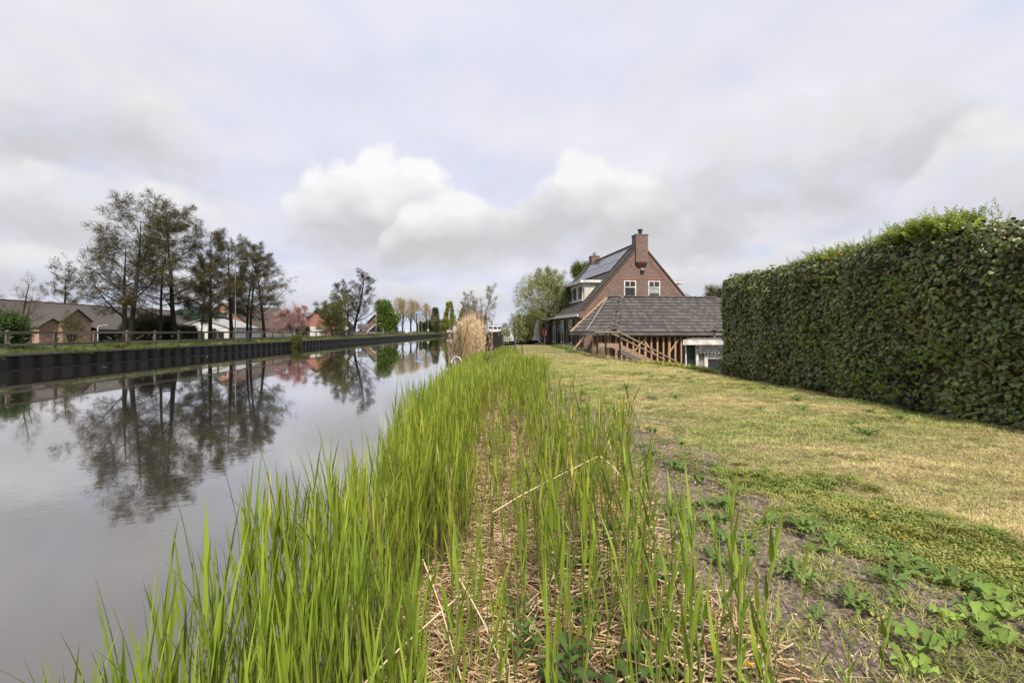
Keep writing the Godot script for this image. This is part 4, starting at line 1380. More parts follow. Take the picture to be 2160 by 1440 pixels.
func lamp_post(at: Vector3, h: float, arm: Vector3, label: String, sign: bool) -> void:
	var o := base("lamp_post", at)
	tag(o, label, "lamp post", "lamp posts along the canal road")
	var m := MB.new()
	m.tube(PackedVector3Array([V(0, -0.2, 0), V(0, 1.2, 0), V(0, 1.25, 0), V(0, h, 0)]), PackedFloat32Array([0.09, 0.09, 0.06, 0.04]), 8)
	put("pole", m.mesh(), M.steel, o)
	var a := MB.new()
	a.tube(PackedVector3Array([V(0, h - 0.1, 0), V(0, h + 0.12, 0) + arm * 0.2, V(0, h + 0.3, 0) + arm]), PackedFloat32Array([0.05, 0.045, 0.04]), 6)
	put("arm", a.mesh(), M.steel, o)
	var hd := MB.new()
	var e := V(0, h + 0.3, 0) + arm
	hd.bar(e, e + arm.normalized() * 0.7 + V(0, 0.06, 0), 0.26, 0.12)
	put("lamp_head", hd.mesh(), M.grey, o)
	if sign:
		var s := MB.new()
		s.box(V(0, 0, 0), V(0.75, 0.75, 0.04), Basis(V(0, 0, 1), PI / 4))
		put("diamond_sign", s.mesh(), M.white, o, V(0, 1.95, 0.12))

func make_roadside() -> void:
	lamp_post(V(-29.0, 0.85, -53.7), 9.2, V(0, 0, -1.4), "tall grey lamp post standing between the alder trunks", false)
	lamp_post(V(-29.0, 0.85, -94.8), 8.8, V(1.3, 0, -0.4), "tall grey lamp post in front of the olive bush", true)
	lamp_post(V(-29.0, 0.85, -119.3), 9.6, V(1.6, 0, 0), "tall grey lamp post beside the white billboard", false)
	lamp_post(V(X(890, 196), 0.85, -196), 15.0, V(-1.9, 0, 0), "very tall lamp post with arm toward the road, beside the blue sign", false)
	lamp_post(V(X(903, 215), 0.85, -215), 11.2, V(0, 0, -1.0), "thin far lamp post with white diamond sign near the conifer", true)
	# billboard: two pale lines of print too far away to read, and a square emblem
	var b := base("billboard", V(X(765, 112), 0.85, -112))
	tag(b, "white roadside billboard with a red and dark square emblem", "billboard")
	bx("board", b, V(0, 2.45, 0), V(2.55, 1.32, 0.08), M.white)
	for s in [-0.3, 0.55]:
		bx("post", b, V(s, 0.9, -0.07), V(0.12, 2.2, 0.1), M.steel)
	var em := mat(Color(0.55, 0.32, 0.35), 0.6)
	bx("emblem", b, V(0.9, 2.1, 0.05), V(0.62, 0.58, 0.02), em)
	for s in 4:
		bx("emblem_square", b, V(0.9 + (0.14 if s % 2 else -0.14), 2.1 + (0.13 if s > 1 else -0.13), 0.065), V(0.2, 0.18, 0.02), mat(Color(0.07, 0.015, 0.03), 0.6))
	var pale := mat(Color(0.42, 0.44, 0.42), 0.7)
	for k in 9:
		bx("print", b, V(-1.0 + k * 0.23, 2.82, 0.045), V(0.17, 0.07, 0.012), pale)
	for k in 6:
		bx("print", b, V(-0.9 + k * 0.22, 2.22, 0.045), V(0.15, 0.07, 0.012), pale)
	# blue direction sign
	var s := base("blue_sign", V(X(883, 192), 0.85, -192))
	tag(s, "blue and white direction sign high on a pale post", "road sign")
	var pm := MB.new()
	pm.tube(PackedVector3Array([V(0, -0.2, 0), V(0, 10.2, 0)]), PackedFloat32Array([0.13, 0.12]), 7)
	put("post", pm.mesh(), M.steel, s)
	bx("sign_board", s, V(0, 8.55, 0.16), V(2.7, 0.65, 0.1), M.blue)
	bx("white_band", s, V(0, 8.98, 0.17), V(2.7, 0.22, 0.1), M.white)
	# round sign
	var r := base("round_road_sign", V(X(825, 150), 0.85, -150))
	tag(r, "round white road sign with a red rim on a short post", "road sign")
	var rp := MB.new()
	rp.tube(PackedVector3Array([V(0, -0.2, 0), V(0, 2.9, 0)]), PackedFloat32Array([0.05, 0.05]), 6)
	put("post", rp.mesh(), M.steel, r)
	var rr := MB.new()
	rr.slab(V(0, 3.2, 0.06), V(1, 0, 0), V(0, 1, 0), ring_shape(0.62, 24), V(0, 0, 0.03))
	put("rim", rr.mesh(), M.red, r)
	var rw := MB.new()
	rw.slab(V(0, 3.2, 0.10), V(1, 0, 0), V(0, 1, 0), ring_shape(0.47, 24), V(0, 0, 0.03))
	put("face", rw.mesh(), M.white, r)
	bx("bar", r, V(0, 3.2, 0.14), V(0.8, 0.06, 0.02), M.dark, Basis(V(0, 0, 1), 0.7))
	for a in [[808, 138, "first of the pale marker posts beside the round green tree"], [853, 170, "pale marker post between the parked cars"], [868, 176, "pale marker post beyond the white car"]]:
		var m := base("marker_post", V(X(a[0], a[1]), 0.85, -a[1]))
		tag(m, a[2], "post", "marker posts by the road")
		var mm := MB.new()
		mm.tube(PackedVector3Array([V(0, -0.1, 0), V(0, 2.3, 0)]), PackedFloat32Array([0.09, 0.08]), 6)
		put("shaft", mm.mesh(), M.steel, m)
		bx("reflector", m, V(0, 1.9, 0.09), V(0.1, 0.2, 0.02), M.red)
	car(V(X(844, 165), 0.9, -165), Color(0.14, 0.11, 0.33), "violet-blue car on the road, half hidden by the verge")
	car(V(X(862, 172), 0.9, -172), Color(0.7, 0.7, 0.7), "white car on the road, half hidden by the verge")

func car(at: Vector3, col: Color, label: String) -> void:
	var o := base("parked_car", at, 1.35)
	tag(o, label, "car", "cars on the far road")
	var paint := mat(col, 0.3)
	paint.clearcoat_enabled = true
	var side := PackedVector2Array([Vector2(-2.1, 0.3), Vector2(2.1, 0.3), Vector2(2.15, 0.75), Vector2(1.9, 0.9), Vector2(1.2, 0.98), Vector2(0.5, 1.48), Vector2(-1.2, 1.5), Vector2(-1.9, 1.05), Vector2(-2.15, 0.95)])
	var m := MB.new()
	m.slab(V(0, 0, 0.85), V(1, 0, 0), V(0, 1, 0), side, V(0, 0, -1.7))
	put("body", m.mesh(), paint, o)
	for s in [-1, 1]:
		var g := MB.new()
		g.slab(V(0, 0, s * 0.86), V(1, 0, 0), V(0, 1, 0), PackedVector2Array([Vector2(1.0, 1.0), Vector2(0.45, 1.4), Vector2(-1.15, 1.42), Vector2(-1.7, 1.05)]), V(0, 0, s * 0.02))
		put("side_window", g.mesh(), M.glass, o)
		for x in [-1.3, 1.3]:
			var w := MB.new()
			w.slab(V(x, 0.32, s * 0.7), V(1, 0, 0), V(0, 1, 0), ring_shape(0.33, 16), V(0, 0, s * 0.2))
			var wh := put("wheel", w.mesh(), M.black, o)
			var rm := MB.new()
			rm.slab(V(x, 0.32, s * 0.91), V(1, 0, 0), V(0, 1, 0), ring_shape(0.2, 12), V(0, 0, s * 0.02))
			put("rim", rm.mesh(), M.steel, wh)
	bx("windscreen", o, V(0.88, 1.24, 0), V(0.02, 0.55, 1.45), M.glass, Basis(V(0, 0, 1), 0.96))

func alder(px: float, d: float, top: float, r: float, trunks: int, label: String, spread: float) -> void:
	rng.seed = int(px) * 7 + 3
	var s := {"seg": [1.4, 0.7, 0.5, 0.4], "wob": [0.055, 0.15, 0.22, 0.25], "up": [0.05, 0.24, 0.15, 0.1], "end": [0.08, 0.14, 0.3, 0.4], "count": [22, 9, 7], "from": [0.22, 0.18, 0.10], "angle": [1.38, 0.72, 0.75], "ratio": [spread * 1.26, 0.46, 0.52], "thin": [0.46, 0.52, 0.6], "flat": 0.55, "topw": 0.48, "taper": 1.5, "leaf_from": 3, "per_tip": 2, "fork": 0.13}
	if trunks > 1:
		s.count = [17, 9, 7]
		s.from[0] = 0.28
	var h := (Y(top, d) - 0.85) * 0.86
	tree("alder_tree", label, "tree", "tall alders behind the fence", V(X(px, d), 0.85, -d), h, r, s, leaf_clump.alder, [Color(0.13, 0.13, 0.036), Color(0.165, 0.16, 0.042), Color(0.10, 0.095, 0.03), Color(0.10, 0.075, 0.034)], Vector2(0.7, 1.2), M.leaf, Color(0.85, 0.8, 0.72), trunks)

func make_far_trees() -> void:
	leaf_clump.alder = clump(1, 6, 0.42, 0.078, 0.36)
	leaf_clump.round = clump(2, 12, 0.75, 0.30, 0.40, false)
	leaf_clump.bush = clump(3, 15, 0.5, 0.11, 0.26)
	leaf_clump.blossom = clump(4, 16, 0.5, 0.10, 0.45)
	leaf_clump.twigs = clump(5, 4, 0.8, 0.05, 0.3, true, Color(0.9, 0.9, 0.9))
	alder(270, 40.5, 418, 0.25, 2, "broad alder with forked trunk, first and widest of the row", 0.40)
	alder(337, 44.3, 418, 0.16, 1, "slender alder between the forked alder and the tallest one", 0.24)
	alder(370, 46.5, 404, 0.27, 1, "tallest alder, straight dark trunk behind the fence", 0.28)
	alder(424, 51.0, 520, 0.09, 1, "thin short alder stem beside the white shed", 0.22)
	alder(442, 52.0, 455, 0.23, 1, "alder with leaning trunk in front of the white shed", 0.30)
	alder(488, 56.5, 480, 0.26, 1, "straight alder right beside the grey lamp post", 0.27)
	alder(524, 60.5, 500, 0.19, 2, "alder with narrow fork, second last of the row", 0.24)
	alder(557, 64.7, 490, 0.23, 1, "last alder of the row, next to the pink cherry", 0.30)
	var s := {"seg": [1.2, 0.6, 0.4], "wob": [0.1, 0.2, 0.25], "up": [0.05, 0.25, 0.2], "end": [0.25, 0.25, 0.3], "count": [16, 7, 4], "from": [0.18, 0.2, 0.2], "angle": [1.15, 0.8, 0.7], "ratio": [0.42, 0.5, 0.5], "thin": [0.45, 0.5, 0.5], "flat": 0.2, "topw": 0.35, "taper": 1.3, "leaf_from": 2, "per_tip": 2, "fork": 0.25}
	var sp := s.duplicate(true)
	sp.count = [12, 5, 3]; sp.per_tip = 1
	tree("young_tree", "small half-bare tree behind the fence at the barn's near end", "tree", "", V(X(28, 34), 0.85, -34), Y(588, 34) - 0.85, 0.09, sp, leaf_clump.twigs, [Color(0.16, 0.14, 0.06)], Vector2(0.3, 0.6), M.leaf, Color(1.3, 1.2, 1.0), 3)
	tree("young_tree", "small light green tree in front of the barn gables", "tree", "", V(X(148, 41), 0.85, -41), Y(660, 41) - 0.85, 0.06, sp, leaf_clump.bush, [Color(0.16, 0.18, 0.05)], Vector2(0.3, 0.55), M.leaf, Color(1.3, 1.2, 1.0), 3)
	tree("olive_tree_crown", "rounded olive-brown tree rising behind the barn roof", "tree", "", V(X(132, 66), 0.85, -66), Y(584, 66) - 0.85, 0.2, s, leaf_clump.alder, [Color(0.13, 0.115, 0.035), Color(0.1, 0.09, 0.03)], Vector2(0.8, 1.4), M.leaf)
	var ln := s.duplicate(true)
	ln.count = [20, 8, 5]
	tree("roadside_alder", "big dark alder beside the white billboard", "tree", "", V(X(742, 106), 0.85, -106), Y(584, 106) - 0.85, 0.34, ln, leaf_clump.alder, [Color(0.085, 0.08, 0.03), Color(0.105, 0.09, 0.035)], Vector2(0.9, 1.7), M.leaf, Color(0.8, 0.75, 0.7), 2)
	var ch := s.duplicate(true)
	ch.count = [11, 6, 4]; ch.from[0] = 0.25; ch.per_tip = 2; ch.ratio[0] = 0.62; ch.fork = 0.4
	tree("cherry_tree", "pink blossoming ornamental cherry behind the fence", "tree", "", V(X(622, 78), 0.85, -78), Y(652, 78) - 0.85, 0.14, ch, leaf_clump.blossom, [Color(0.58, 0.31, 0.34), Color(0.68, 0.46, 0.47), Color(0.46, 0.22, 0.25), Color(0.22, 0.10, 0.07)], Vector2(0.5, 0.9), M.leaf, Color(0.8, 0.7, 0.7), 3)
	var bu := s.duplicate(true)
	bu.count = [13, 6, 4]; bu.from[0] = 0.1; bu.per_tip = 2; bu.ratio[0] = 0.5; bu.fork = 0.35; bu.topw = 0.5
	tree("olive_bush", "large olive-green bush in front of the garage", "bush", "", V(X(703, 88), 0.85, -88), Y(628, 88) - 0.85, 0.12, bu, leaf_clump.bush, [Color(0.17, 0.18, 0.04), Color(0.21, 0.21, 0.06), Color(0.13, 0.12, 0.03)], Vector2(0.7, 1.3), M.leaf, Color(1, 1, 0.8), 4)
	var ro := s.duplicate(true)
	ro.count = [20, 8, 4]; ro.from[0] = 0.14; ro.per_tip = 2; ro.ratio[0] = 0.46; ro.topw = 0.55; ro.taper = 2.0
	tree("round_green_tree", "dense round fresh green tree beyond the billboard", "tree", "", V(X(815, 142), 0.85, -142), Y(645, 142) - 1.4, 0.28, ro, leaf_clump.round, [Color(0.10, 0.17, 0.022), Color(0.15, 0.23, 0.03), Color(0.055, 0.10, 0.018)], Vector2(0.9, 1.6), M.leaf)
	# bare pale poplars behind
	var po := s.duplicate(true)
	po.count = [20, 8, 3]; po.from[0] = 0.24; po.angle = [0.85, 0.55, 0.5]; po.ratio = [0.52, 0.45, 0.4]; po.up = [0.05, 0.6, 0.5]; po.per_tip = 1; po.topw = 0.3; po.flat = 0.0
	var pn := ["first of the tall bare tan poplars behind the round tree", "second tall bare tan poplar, above the round road sign", "third bare tan poplar, with open pale stem", "fourth bare tan poplar, above the cars", "fifth bare tan poplar beside the blue sign", "last bare tan poplar, behind the tall lamp post"]
	var k := 0
	for a in [[808, 205, 641], [832, 215, 637], [848, 200, 642], [866, 205, 640], [880, 220, 645], [898, 230, 648]]:
		tree("bare_poplar", pn[k], "tree", "bare tan poplars beyond the bend", V(X(a[0], a[1]), 0.85, -a[1]), Y(a[2], a[1]) - 0.85, 0.4, po, leaf_clump.twigs, [Color(0.52, 0.41, 0.25), Color(0.44, 0.35, 0.19), Color(0.6, 0.5, 0.34)], Vector2(1.4, 2.4), M.leaf, Color(5.0, 4.2, 3.2))
		k += 1
	# conifer
	var co := base("dark_conifer", V(X(918, 245), 0.85, -245))
	tag(co, "dark pointed conifer at the bend of the canal", "tree")
	var cm := MB.new()
	cm.tube(PackedVector3Array([V(0, -0.2, 0), V(0, 13.0, 0)]), PackedFloat32Array([0.3, 0.05]), 6)
	put("trunk", cm.mesh(), M.bark, co)
	var cc := Copies.new()
	for q in 900:
		var t := pow(rng.randf(), 0.8)
		var a := R(0, TAU)
		var rr := (0.3 + 2.5 * pow(1.0 - t, 0.85)) * R(0.35, 1.0) * (1.0 + 0.35 * sin(a * 3.0 + t * 17.0))
		cc.add(Transform3D(turn(V(cos(a), R(-0.3, 0.5), sin(a)), R(1.0, 1.9), a), V(cos(a) * rr, 0.4 + t * 12.4, sin(a) * rr)), Color(0.035, 0.055, 0.02).lerp(Color(0.07, 0.085, 0.03), rng.randf()))
	many("crown", leaf_clump.round, M.leaf, cc, co).set_meta("kind", "stuff")
	var gb := bu.duplicate(true)
	tree("green_shrub", "dark green shrub below the conifer", "bush", "", V(X(896, 238), 0.85, -238), 5.6, 0.15, gb, leaf_clump.round, [Color(0.07, 0.12, 0.025), Color(0.05, 0.09, 0.02)], Vector2(1.0, 1.7), M.leaf, Color(1, 1, 1), 3)
	# upright fresh poplars at the end of the canal
	var up := po.duplicate(true)
	up.count = [30, 6, 3]; up.from[0] = 0.02; up.angle = [0.55, 0.4, 0.4]; up.ratio = [0.27, 0.4, 0.4]; up.per_tip = 2; up.topw = 0.2; up.taper = 0.9
	var un := ["yellow-green upright poplar at the canal's end, first of two spires", "yellow-green upright poplar at the canal's end, second of two spires", "shorter yellow-green poplar at the canal's end beside the dry reeds"]
	k = 0
	for a in [[945, 305, 640], [956, 305, 639], [968, 315, 652]]:
		tree("upright_poplar", un[k], "tree", "upright poplars at the end of the canal", V(X(a[0], a[1]), 0.85, -a[1]), Y(a[2], a[1]) - 0.85, 0.3, up, leaf_clump.round, [Color(0.32, 0.34, 0.045), Color(0.25, 0.28, 0.035), Color(0.18, 0.2, 0.03)], Vector2(0.8, 1.4), M.leaf)
		k += 1
	for a in [[930, 300, 678, "low yellow-green bush at the end of the canal, leftmost"], [985, 310, 676, "low green bush at the end of the canal behind the dry reeds"], [1010, 320, 672, "low green tree at the end of the canal behind the cruiser"]]:
		tree("far_bush", a[3], "bush", "", V(X(a[0], a[1]), 0.85, -a[1]), Y(a[2], a[1]) - 0.85, 0.2, gb, leaf_clump.round, [Color(0.2, 0.24, 0.04), Color(0.14, 0.17, 0.03)], Vector2(1.4, 2.4), M.leaf, Color(1, 1, 1), 3)
	# undergrowth between the alders and the farms
	for a in [[300, 46, 668, "dark shrub below the slender alder"], [350, 49, 672, "dark green shrub at the tallest alder's foot"], [395, 52, 690, "low shrub beside the round shed"], [318, 54, 676, "shrub at the far end of the open barn bay"], [8, 30, 672, "leafy green shrub at the picture's edge behind the fence"], [640, 92, 690, "low hedge shrub between cherry and garage"], [720, 100, 686, "low dark shrub at the roadside alder's foot"], [795, 150, 690, "low shrub beside the thatched house"], [832, 158, 692, "reddish low shrub under the round road sign"]]:
		tree("roadside_shrub", a[3], "bush", "", V(X(a[0], a[1]), 0.85, -a[1]), maxf(1.0, Y(a[2], a[1]) - 0.85), 0.07, bu, leaf_clump.bush, [Color(0.06, 0.075, 0.02), Color(0.085, 0.095, 0.03), Color(0.045, 0.05, 0.018)] if a[0] > 100 else [Color(0.07, 0.14, 0.03)], Vector2(0.6, 1.1), M.leaf, Color(1, 1, 1), 3)
	# the plant that grows out of a gap in the piling
	tree("piling_bush", "light green bush growing from the gap in the piling", "bush", "", V(-25.9, 0.1, -62.6), 1.5, 0.03, bu, leaf_clump.bush, [Color(0.13, 0.17, 0.04), Color(0.17, 0.2, 0.05)], Vector2(0.35, 0.7), M.leaf, Color(1, 1, 1), 4)

func hull_mesh(l: float, w: float, h: float, draft: float) -> ArrayMesh:
	# bow towards +z
	var m := MB.new()
	var n := 14
	for j in n + 1:
		var t := float(j) / n
		var ww := w * 0.5 * (1.0 - pow(maxf(0.0, (t - 0.45) / 0.55), 2.2)) * lerpf(0.86, 1.0, minf(t * 3.0, 1.0))
		var sheer := h * (1.0 + 0.28 * t * t)
		var z := -l * 0.5 + l * t
		var rake := 0.5 * pow(t, 4.0)
		for e in [Vector2(-1, 1), Vector2(-0.93, 0.45), Vector2(-0.78, 0), Vector2(0, -0.5), Vector2(0.78, 0), Vector2(0.93, 0.45), Vector2(1, 1)]:
			m.v.push_back(V(e.x * ww, sheer * e.y if e.y >= 0 else -draft, z + rake * maxf(e.y, 0.0)))
			m.n.push_back(V(e.x, 0.25, 0.5 * t * t).normalized()); m.c.push_back(Color(1, 1, 1))
	for j in n:
		for k in 6:
			var a := j * 7 + k
			for q in [a, a + 1, a + 8, a, a + 8, a + 7]:
				m.i.push_back(q)
		var a := j * 7
		for q in [a, a + 7, a + 13, a, a + 13, a + 6]:
			m.i.push_back(q)
	for k in range(1, 6):
		m.i.push_back(0); m.i.push_back(k + 1); m.i.push_back(k)
	return m.mesh()

func boat(at: Vector3, rot: float, l: float, w: float, h: float, label: String, cover: Material, canopy: bool) -> void:
	var o := base("cabin_cruiser", at, rot)
	tag(o, label, "boat", "boats moored on the canal")
	put("hull", hull_mesh(l, w, h, 0.3), M.hull, o)
	bx("rub_rail", o, V(0, h * 0.82, -l * 0.12), V(w * 1.0, 0.06, l * 0.62), M.zinc)
	var c := MB.new()
	c.slab(V(-w * 0.36, 0, 0), V(0, 0, 1), V(0, 1, 0), PackedVector2Array([Vector2(-l * 0.3, h * 1.0), Vector2(l * 0.28, h * 1.0), Vector2(l * 0.2, h + 0.45), Vector2(l * 0.06, h + 0.52), Vector2(-l * 0.02, h + 1.15), Vector2(-l * 0.3, h + 1.2)]), V(w * 0.72, 0, 0))
	put("cabin", c.mesh(), M.hull, o)
	for s in [-0.24, 0.0, 0.24]:
		bx("windscreen_pane", o, V(s * w, h + 0.85, l * 0.02 + 0.02), V(w * 0.21, 0.62, 0.04), M.glass, Basis(V(1, 0, 0), -0.82))
	for s in [-1, 1]:
		bx("side_window", o, V(s * w * 0.362, h + 0.82, -l * 0.16), V(0.02, 0.42, l * 0.22), M.glass)
		bx("porthole", o, V(s * w * 0.362, h + 0.28, l * 0.1), V(0.02, 0.16, l * 0.12), M.glass)
	if canopy:
		var k := MB.new()
		k.slab(V(-w * 0.38, 0, -l * 0.30), V(0, 0, -1), V(0, 1, 0), PackedVector2Array([Vector2(0, h * 0.95), Vector2(l * 0.18, h * 0.95), Vector2(l * 0.16, h + 0.9), Vector2(0, h + 1.22)]), V(w * 0.76, 0, 0))
		put("canopy", k.mesh(), cover, o)
	var r := MB.new()
	for s in [-1, 1]:
		r.tube(PackedVector3Array([V(s * w * 0.46, h * 1.05 + 0.5, 0), V(s * w * 0.36, h * 1.18 + 0.5, l * 0.3), V(0, h * 1.3 + 0.5, l * 0.5)]), PackedFloat32Array([0.018, 0.018, 0.018]), 5)
		for z in [0.0, 0.18, 0.34]:
			r.tube(PackedVector3Array([V(s * w * lerpf(0.46, 0.33, z / 0.34), h * 1.05, l * z), V(s * w * lerpf(0.46, 0.33, z / 0.34), h * 1.1 + 0.5, l * z)]), PackedFloat32Array([0.015, 0.015]), 4)
	put("railing", r.mesh(), M.steel, o)
	bx("roof_rack", o, V(0, h + 1.27, -l * 0.16), V(w * 0.66, 0.05, l * 0.24), M.zinc)

# ---- the dike house
func tile_mesh() -> ArrayMesh:
	# a pan tile: x across (0.22 cover), y out of the slope, -z up the slope; the lower edge is thick
	var m := MB.new()
	var ys := [0.030, 0.024, 0.006, 0.0, 0.010, 0.034]
	var xs := [-0.115, -0.085, -0.045, 0.02, 0.08, 0.115]
	for k in 5:
		var a0 := V(xs[k], ys[k] + 0.040, 0.0)
		var b0 := V(xs[k + 1], ys[k + 1] + 0.040, 0.0)
		var a1 := V(xs[k], ys[k], -0.40)
		var b1 := V(xs[k + 1], ys[k + 1], -0.40)
		m.quad(a1, b1, b0, a0)
		m.quad(a0, b0, b0 - V(0, 0.030, 0), a0 - V(0, 0.030, 0))
	return m.mesh()

func tile_face(parent: Node, a: Vector3, b: Vector3, c: Vector3, d: Vector3, mesh: Mesh, limit: int, kinds: Array) -> void:
	# a and b on the eave, d and c above them; the tiles that show largest are single parts
	var along := (b - a).normalized()
	var up0 := (d - a) - along * (d - a).dot(along)
	var rise := up0.length()
	var up := up0.normalized()
	var nrm := along.cross(up).normalized()
	if nrm.y < 0:
		nrm = -nrm
	var rows := int(round(rise / 0.335))
	var g := rise / rows
	var bs := Basis(along, nrm, -up)
	if bs.determinant() < 0:
		bs = Basis(-along, nrm, -up)
	var rest := []
	for k in kinds.size():
		rest.push_back(Copies.new())
	var singles := 0
	for r in rows:
		var t0 := (r + 0.05) / rows
		var lo := (a.lerp(d, t0) - a).dot(along)
		var hi := (b.lerp(c, t0) - a).dot(along)
		var x := floorf(lo / 0.22) * 0.22 + (0.0 if r % 2 == 0 else 0.0)
		while x < hi + 0.02:
			if x > lo - 0.06:
				var p := a + along * (x + R(-0.004, 0.004)) + up * (r * g) + nrm * 0.015
				var k := rng.randi() % kinds.size()
				if rng.randf() < 0.5:
					k = int(clampf((nz.get_noise_2d(x * 25.0, r * 8.0) + 0.5) * kinds.size(), 0, kinds.size() - 1))
				var tb := bs.rotated(nrm, R(-0.012, 0.012))
				if singles < limit:
					put("roof_tile", mesh, kinds[k], parent, p, tb)
					singles += 1
				else:
					rest[k].add(Transform3D(tb, p))
			x += 0.22
	for k in kinds.size():
		if rest[k].count > 0:
			many("roof_tiles", mesh, kinds[k], rest[k], parent).set_meta("kind", "stuff")

func ridge_caps(parent: Node, a: Vector3, b: Vector3) -> void:
	var m := MB.new()
	var n := 9
	var prof := []
	for k in n:
		var t := PI * k / (n - 1.0)
		prof.push_back(Vector2(cos(t), sin(t)))
	for k in n - 1:
		var p: Vector2 = prof[k]
		var q: Vector2 = prof[k + 1]
		m.quad(V(p.x * 0.10, p.y * 0.07, -0.21), V(q.x * 0.10, q.y * 0.07, -0.21), V(q.x * 0.125, q.y * 0.095, 0.21), V(p.x * 0.125, p.y * 0.095, 0.21))
		m.quad(V(p.x * 0.125, p.y * 0.095, 0.21), V(q.x * 0.125, q.y * 0.095, 0.21), V(q.x * 0.09, q.y * 0.06, 0.21), V(p.x * 0.09, p.y * 0.06, 0.21))
	var me := m.mesh()
	var l := a.distance_to(b)
	var c := int(l / 0.36)
	var z := (a - b).normalized()
	var x := Vector3.UP.cross(z).normalized()
	for k in c:
		put("ridge_tile", me, M.tile[k % 5], parent, a.lerp(b, (k + 0.5) / c) + V(0, 0.03, 0), Basis(x, z.cross(x), z).rotated(x, -0.03))

func make_house() -> void:
	var h := base("dike_house", V(7.06, 0, -36), deg_to_rad(7.0))
	tag(h, "brick dike house with steep tiled gable roof and two chimneys", "house")
	var w := 9.06
	var l := 12.6
	var ev := 3.73
	var ap := 8.87
	var c := w * 0.5
	var k := (ap - ev) / c
	var m := MB.new()
	m.slab(V(0, 0, 0), V(1, 0, 0), V(0, 1, 0), PackedVector2Array([Vector2(0, -0.9), Vector2(w, -0.9), Vector2(w, ev), Vector2(c, ap), Vector2(0, ev)]), V(0, 0, -0.3))
	m.slab(V(0, 0, -l), V(1, 0, 0), V(0, 1, 0), PackedVector2Array([Vector2(0, -0.9), Vector2(w, -0.9), Vector2(w, ev), Vector2(c, ap), Vector2(0, ev)]), V(0, 0, 0.3))
	m.box(V(0.15, ev * 0.5 - 0.45, -l * 0.5), V(0.298, ev + 0.9, l - 0.61))
	m.box(V(w - 0.15, ev * 0.5 - 0.45, -l * 0.5), V(0.298, ev + 0.9, l - 0.61))
	put("wall", m.mesh(), M.brick, h)
	# slanting brick bond along the two verges
	for s in [0, 1]:
		var e := MB.new()
		var o := PackedVector2Array([Vector2(0.02, ev - 0.02), Vector2(c - 0.47, ap - 0.47 * k - 0.02), Vector2(c - 0.47, ap - 0.47 * k - 0.55), Vector2(0.02, ev - 0.55)])
		e.slab(V(0 if s == 0 else w, 0, 0.012), V(1 if s == 0 else -1, 0, 0), V(0, 1, 0), o, V(0, 0, -0.02))
		put("verge_bricks", e.mesh(), M.brick_dark, h)
	# roofs: a deck and its tiles
	var tm := tile_mesh()
	for s in [0, 1]:
		var q := MB.new()
		var sx := 1.0 if s == 0 else -1.0
		var x0 := 0.0 if s == 0 else w
		q.slab(V(x0, 0, 0.05), V(sx, 0, 0), V(0, 1, 0), PackedVector2Array([Vector2(-0.35, ev - 0.35 * k + 0.02), Vector2(c, ap + 0.02), Vector2(c, ap + 0.16), Vector2(-0.35, ev - 0.35 * k + 0.16)]), V(0, 0, -l - 0.1))
		put("roof_deck", q.mesh(), M.tile_far, h)
		if s == 0:
			var rt := Node3D.new()
			rt.name = "roof"
			h.add_child(rt)
			tile_face(rt, V(-0.35, ev - 0.35 * k + 0.17, -l), V(-0.35, ev - 0.35 * k + 0.17, 0.02), V(c, ap + 0.17, 0.02), V(c, ap + 0.17, -l), tm, 0, [M.tile[0], M.tile[1], M.tile[3]])
	var rg := Node3D.new()
	rg.name = "ridge"
	h.add_child(rg)
	ridge_caps(rg, V(c, ap + 0.18, -0.6), V(c, ap + 0.18, -l))
	var vb := MB.new()
	for s in [-1, 1]:
		vb.bar(V(c + s * 0.46, ap - 0.46 * k + 0.12, 0.065), V(c + s * (c + 0.33), ev - 0.33 * k + 0.12, 0.065), 0.05, 0.10)
	put("verge_edge", vb.mesh(), mat(Color(0.17, 0.12, 0.09), 0.8, M.fine, 1.0), h)
	# chimneys
	var ch := MB.new()
	ch.box(V(c, 8.52, -0.18), V(0.95, 2.06, 0.80))
	ch.box(V(c, 9.58, -0.18), V(1.02, 0.09, 0.87))
	var cn := put("chimney", ch.mesh(), M.brick, h)
	var cb := MB.new()
	cb.box(V(c, 7.42, 0.10), V(0.84, 0.13, 0.20))
	cb.box(V(c, 7.29, 0.07), V(0.68, 0.13, 0.14))
	cb.box(V(c, 7.16, 0.045), V(0.48, 0.13, 0.09))
	put("corbel", cb.mesh(), mat(Color(0.19, 0.055, 0.045), 0.9, M.rough, 3.0), cn)
	var pt := MB.new()
	pt.lathe(V(c + 0.02, 9.62, -0.18), [Vector2(0.13, 0), Vector2(0.13, 0.2), Vector2(0.16, 0.22), Vector2(0.12, 0.3), Vector2(0.2, 0.34), Vector2(0.2, 0.42), Vector2(0.1, 0.47), Vector2(0.0, 0.49)], 12)
	put("flue_cowl", pt.mesh(), M.black, cn)
	var p2 := MB.new()
	p2.tube(PackedVector3Array([V(c - 0.25, 9.6, -0.3), V(c - 0.25, 9.78, -0.3)]), PackedFloat32Array([0.04, 0.04]), 6)
	put("pipe", p2.mesh(), M.grey, cn)
	var c2 := MB.new()
	c2.box(V(c, 8.75, -10.6), V(0.85, 1.6, 0.8))
	c2.box(V(c, 9.58, -10.6), V(0.91, 0.07, 0.86))
	var cn2 := put("chimney", c2.mesh(), M.brick_dark, h)
	var pt2 := MB.new()
	pt2.lathe(V(c, 9.61, -10.6), [Vector2(0.14, 0), Vector2(0.14, 0.14), Vector2(0.2, 0.16), Vector2(0.2, 0.2), Vector2(0.14, 0.22), Vector2(0.14, 0.3), Vector2(0.22, 0.33), Vector2(0.0, 0.42)], 12)
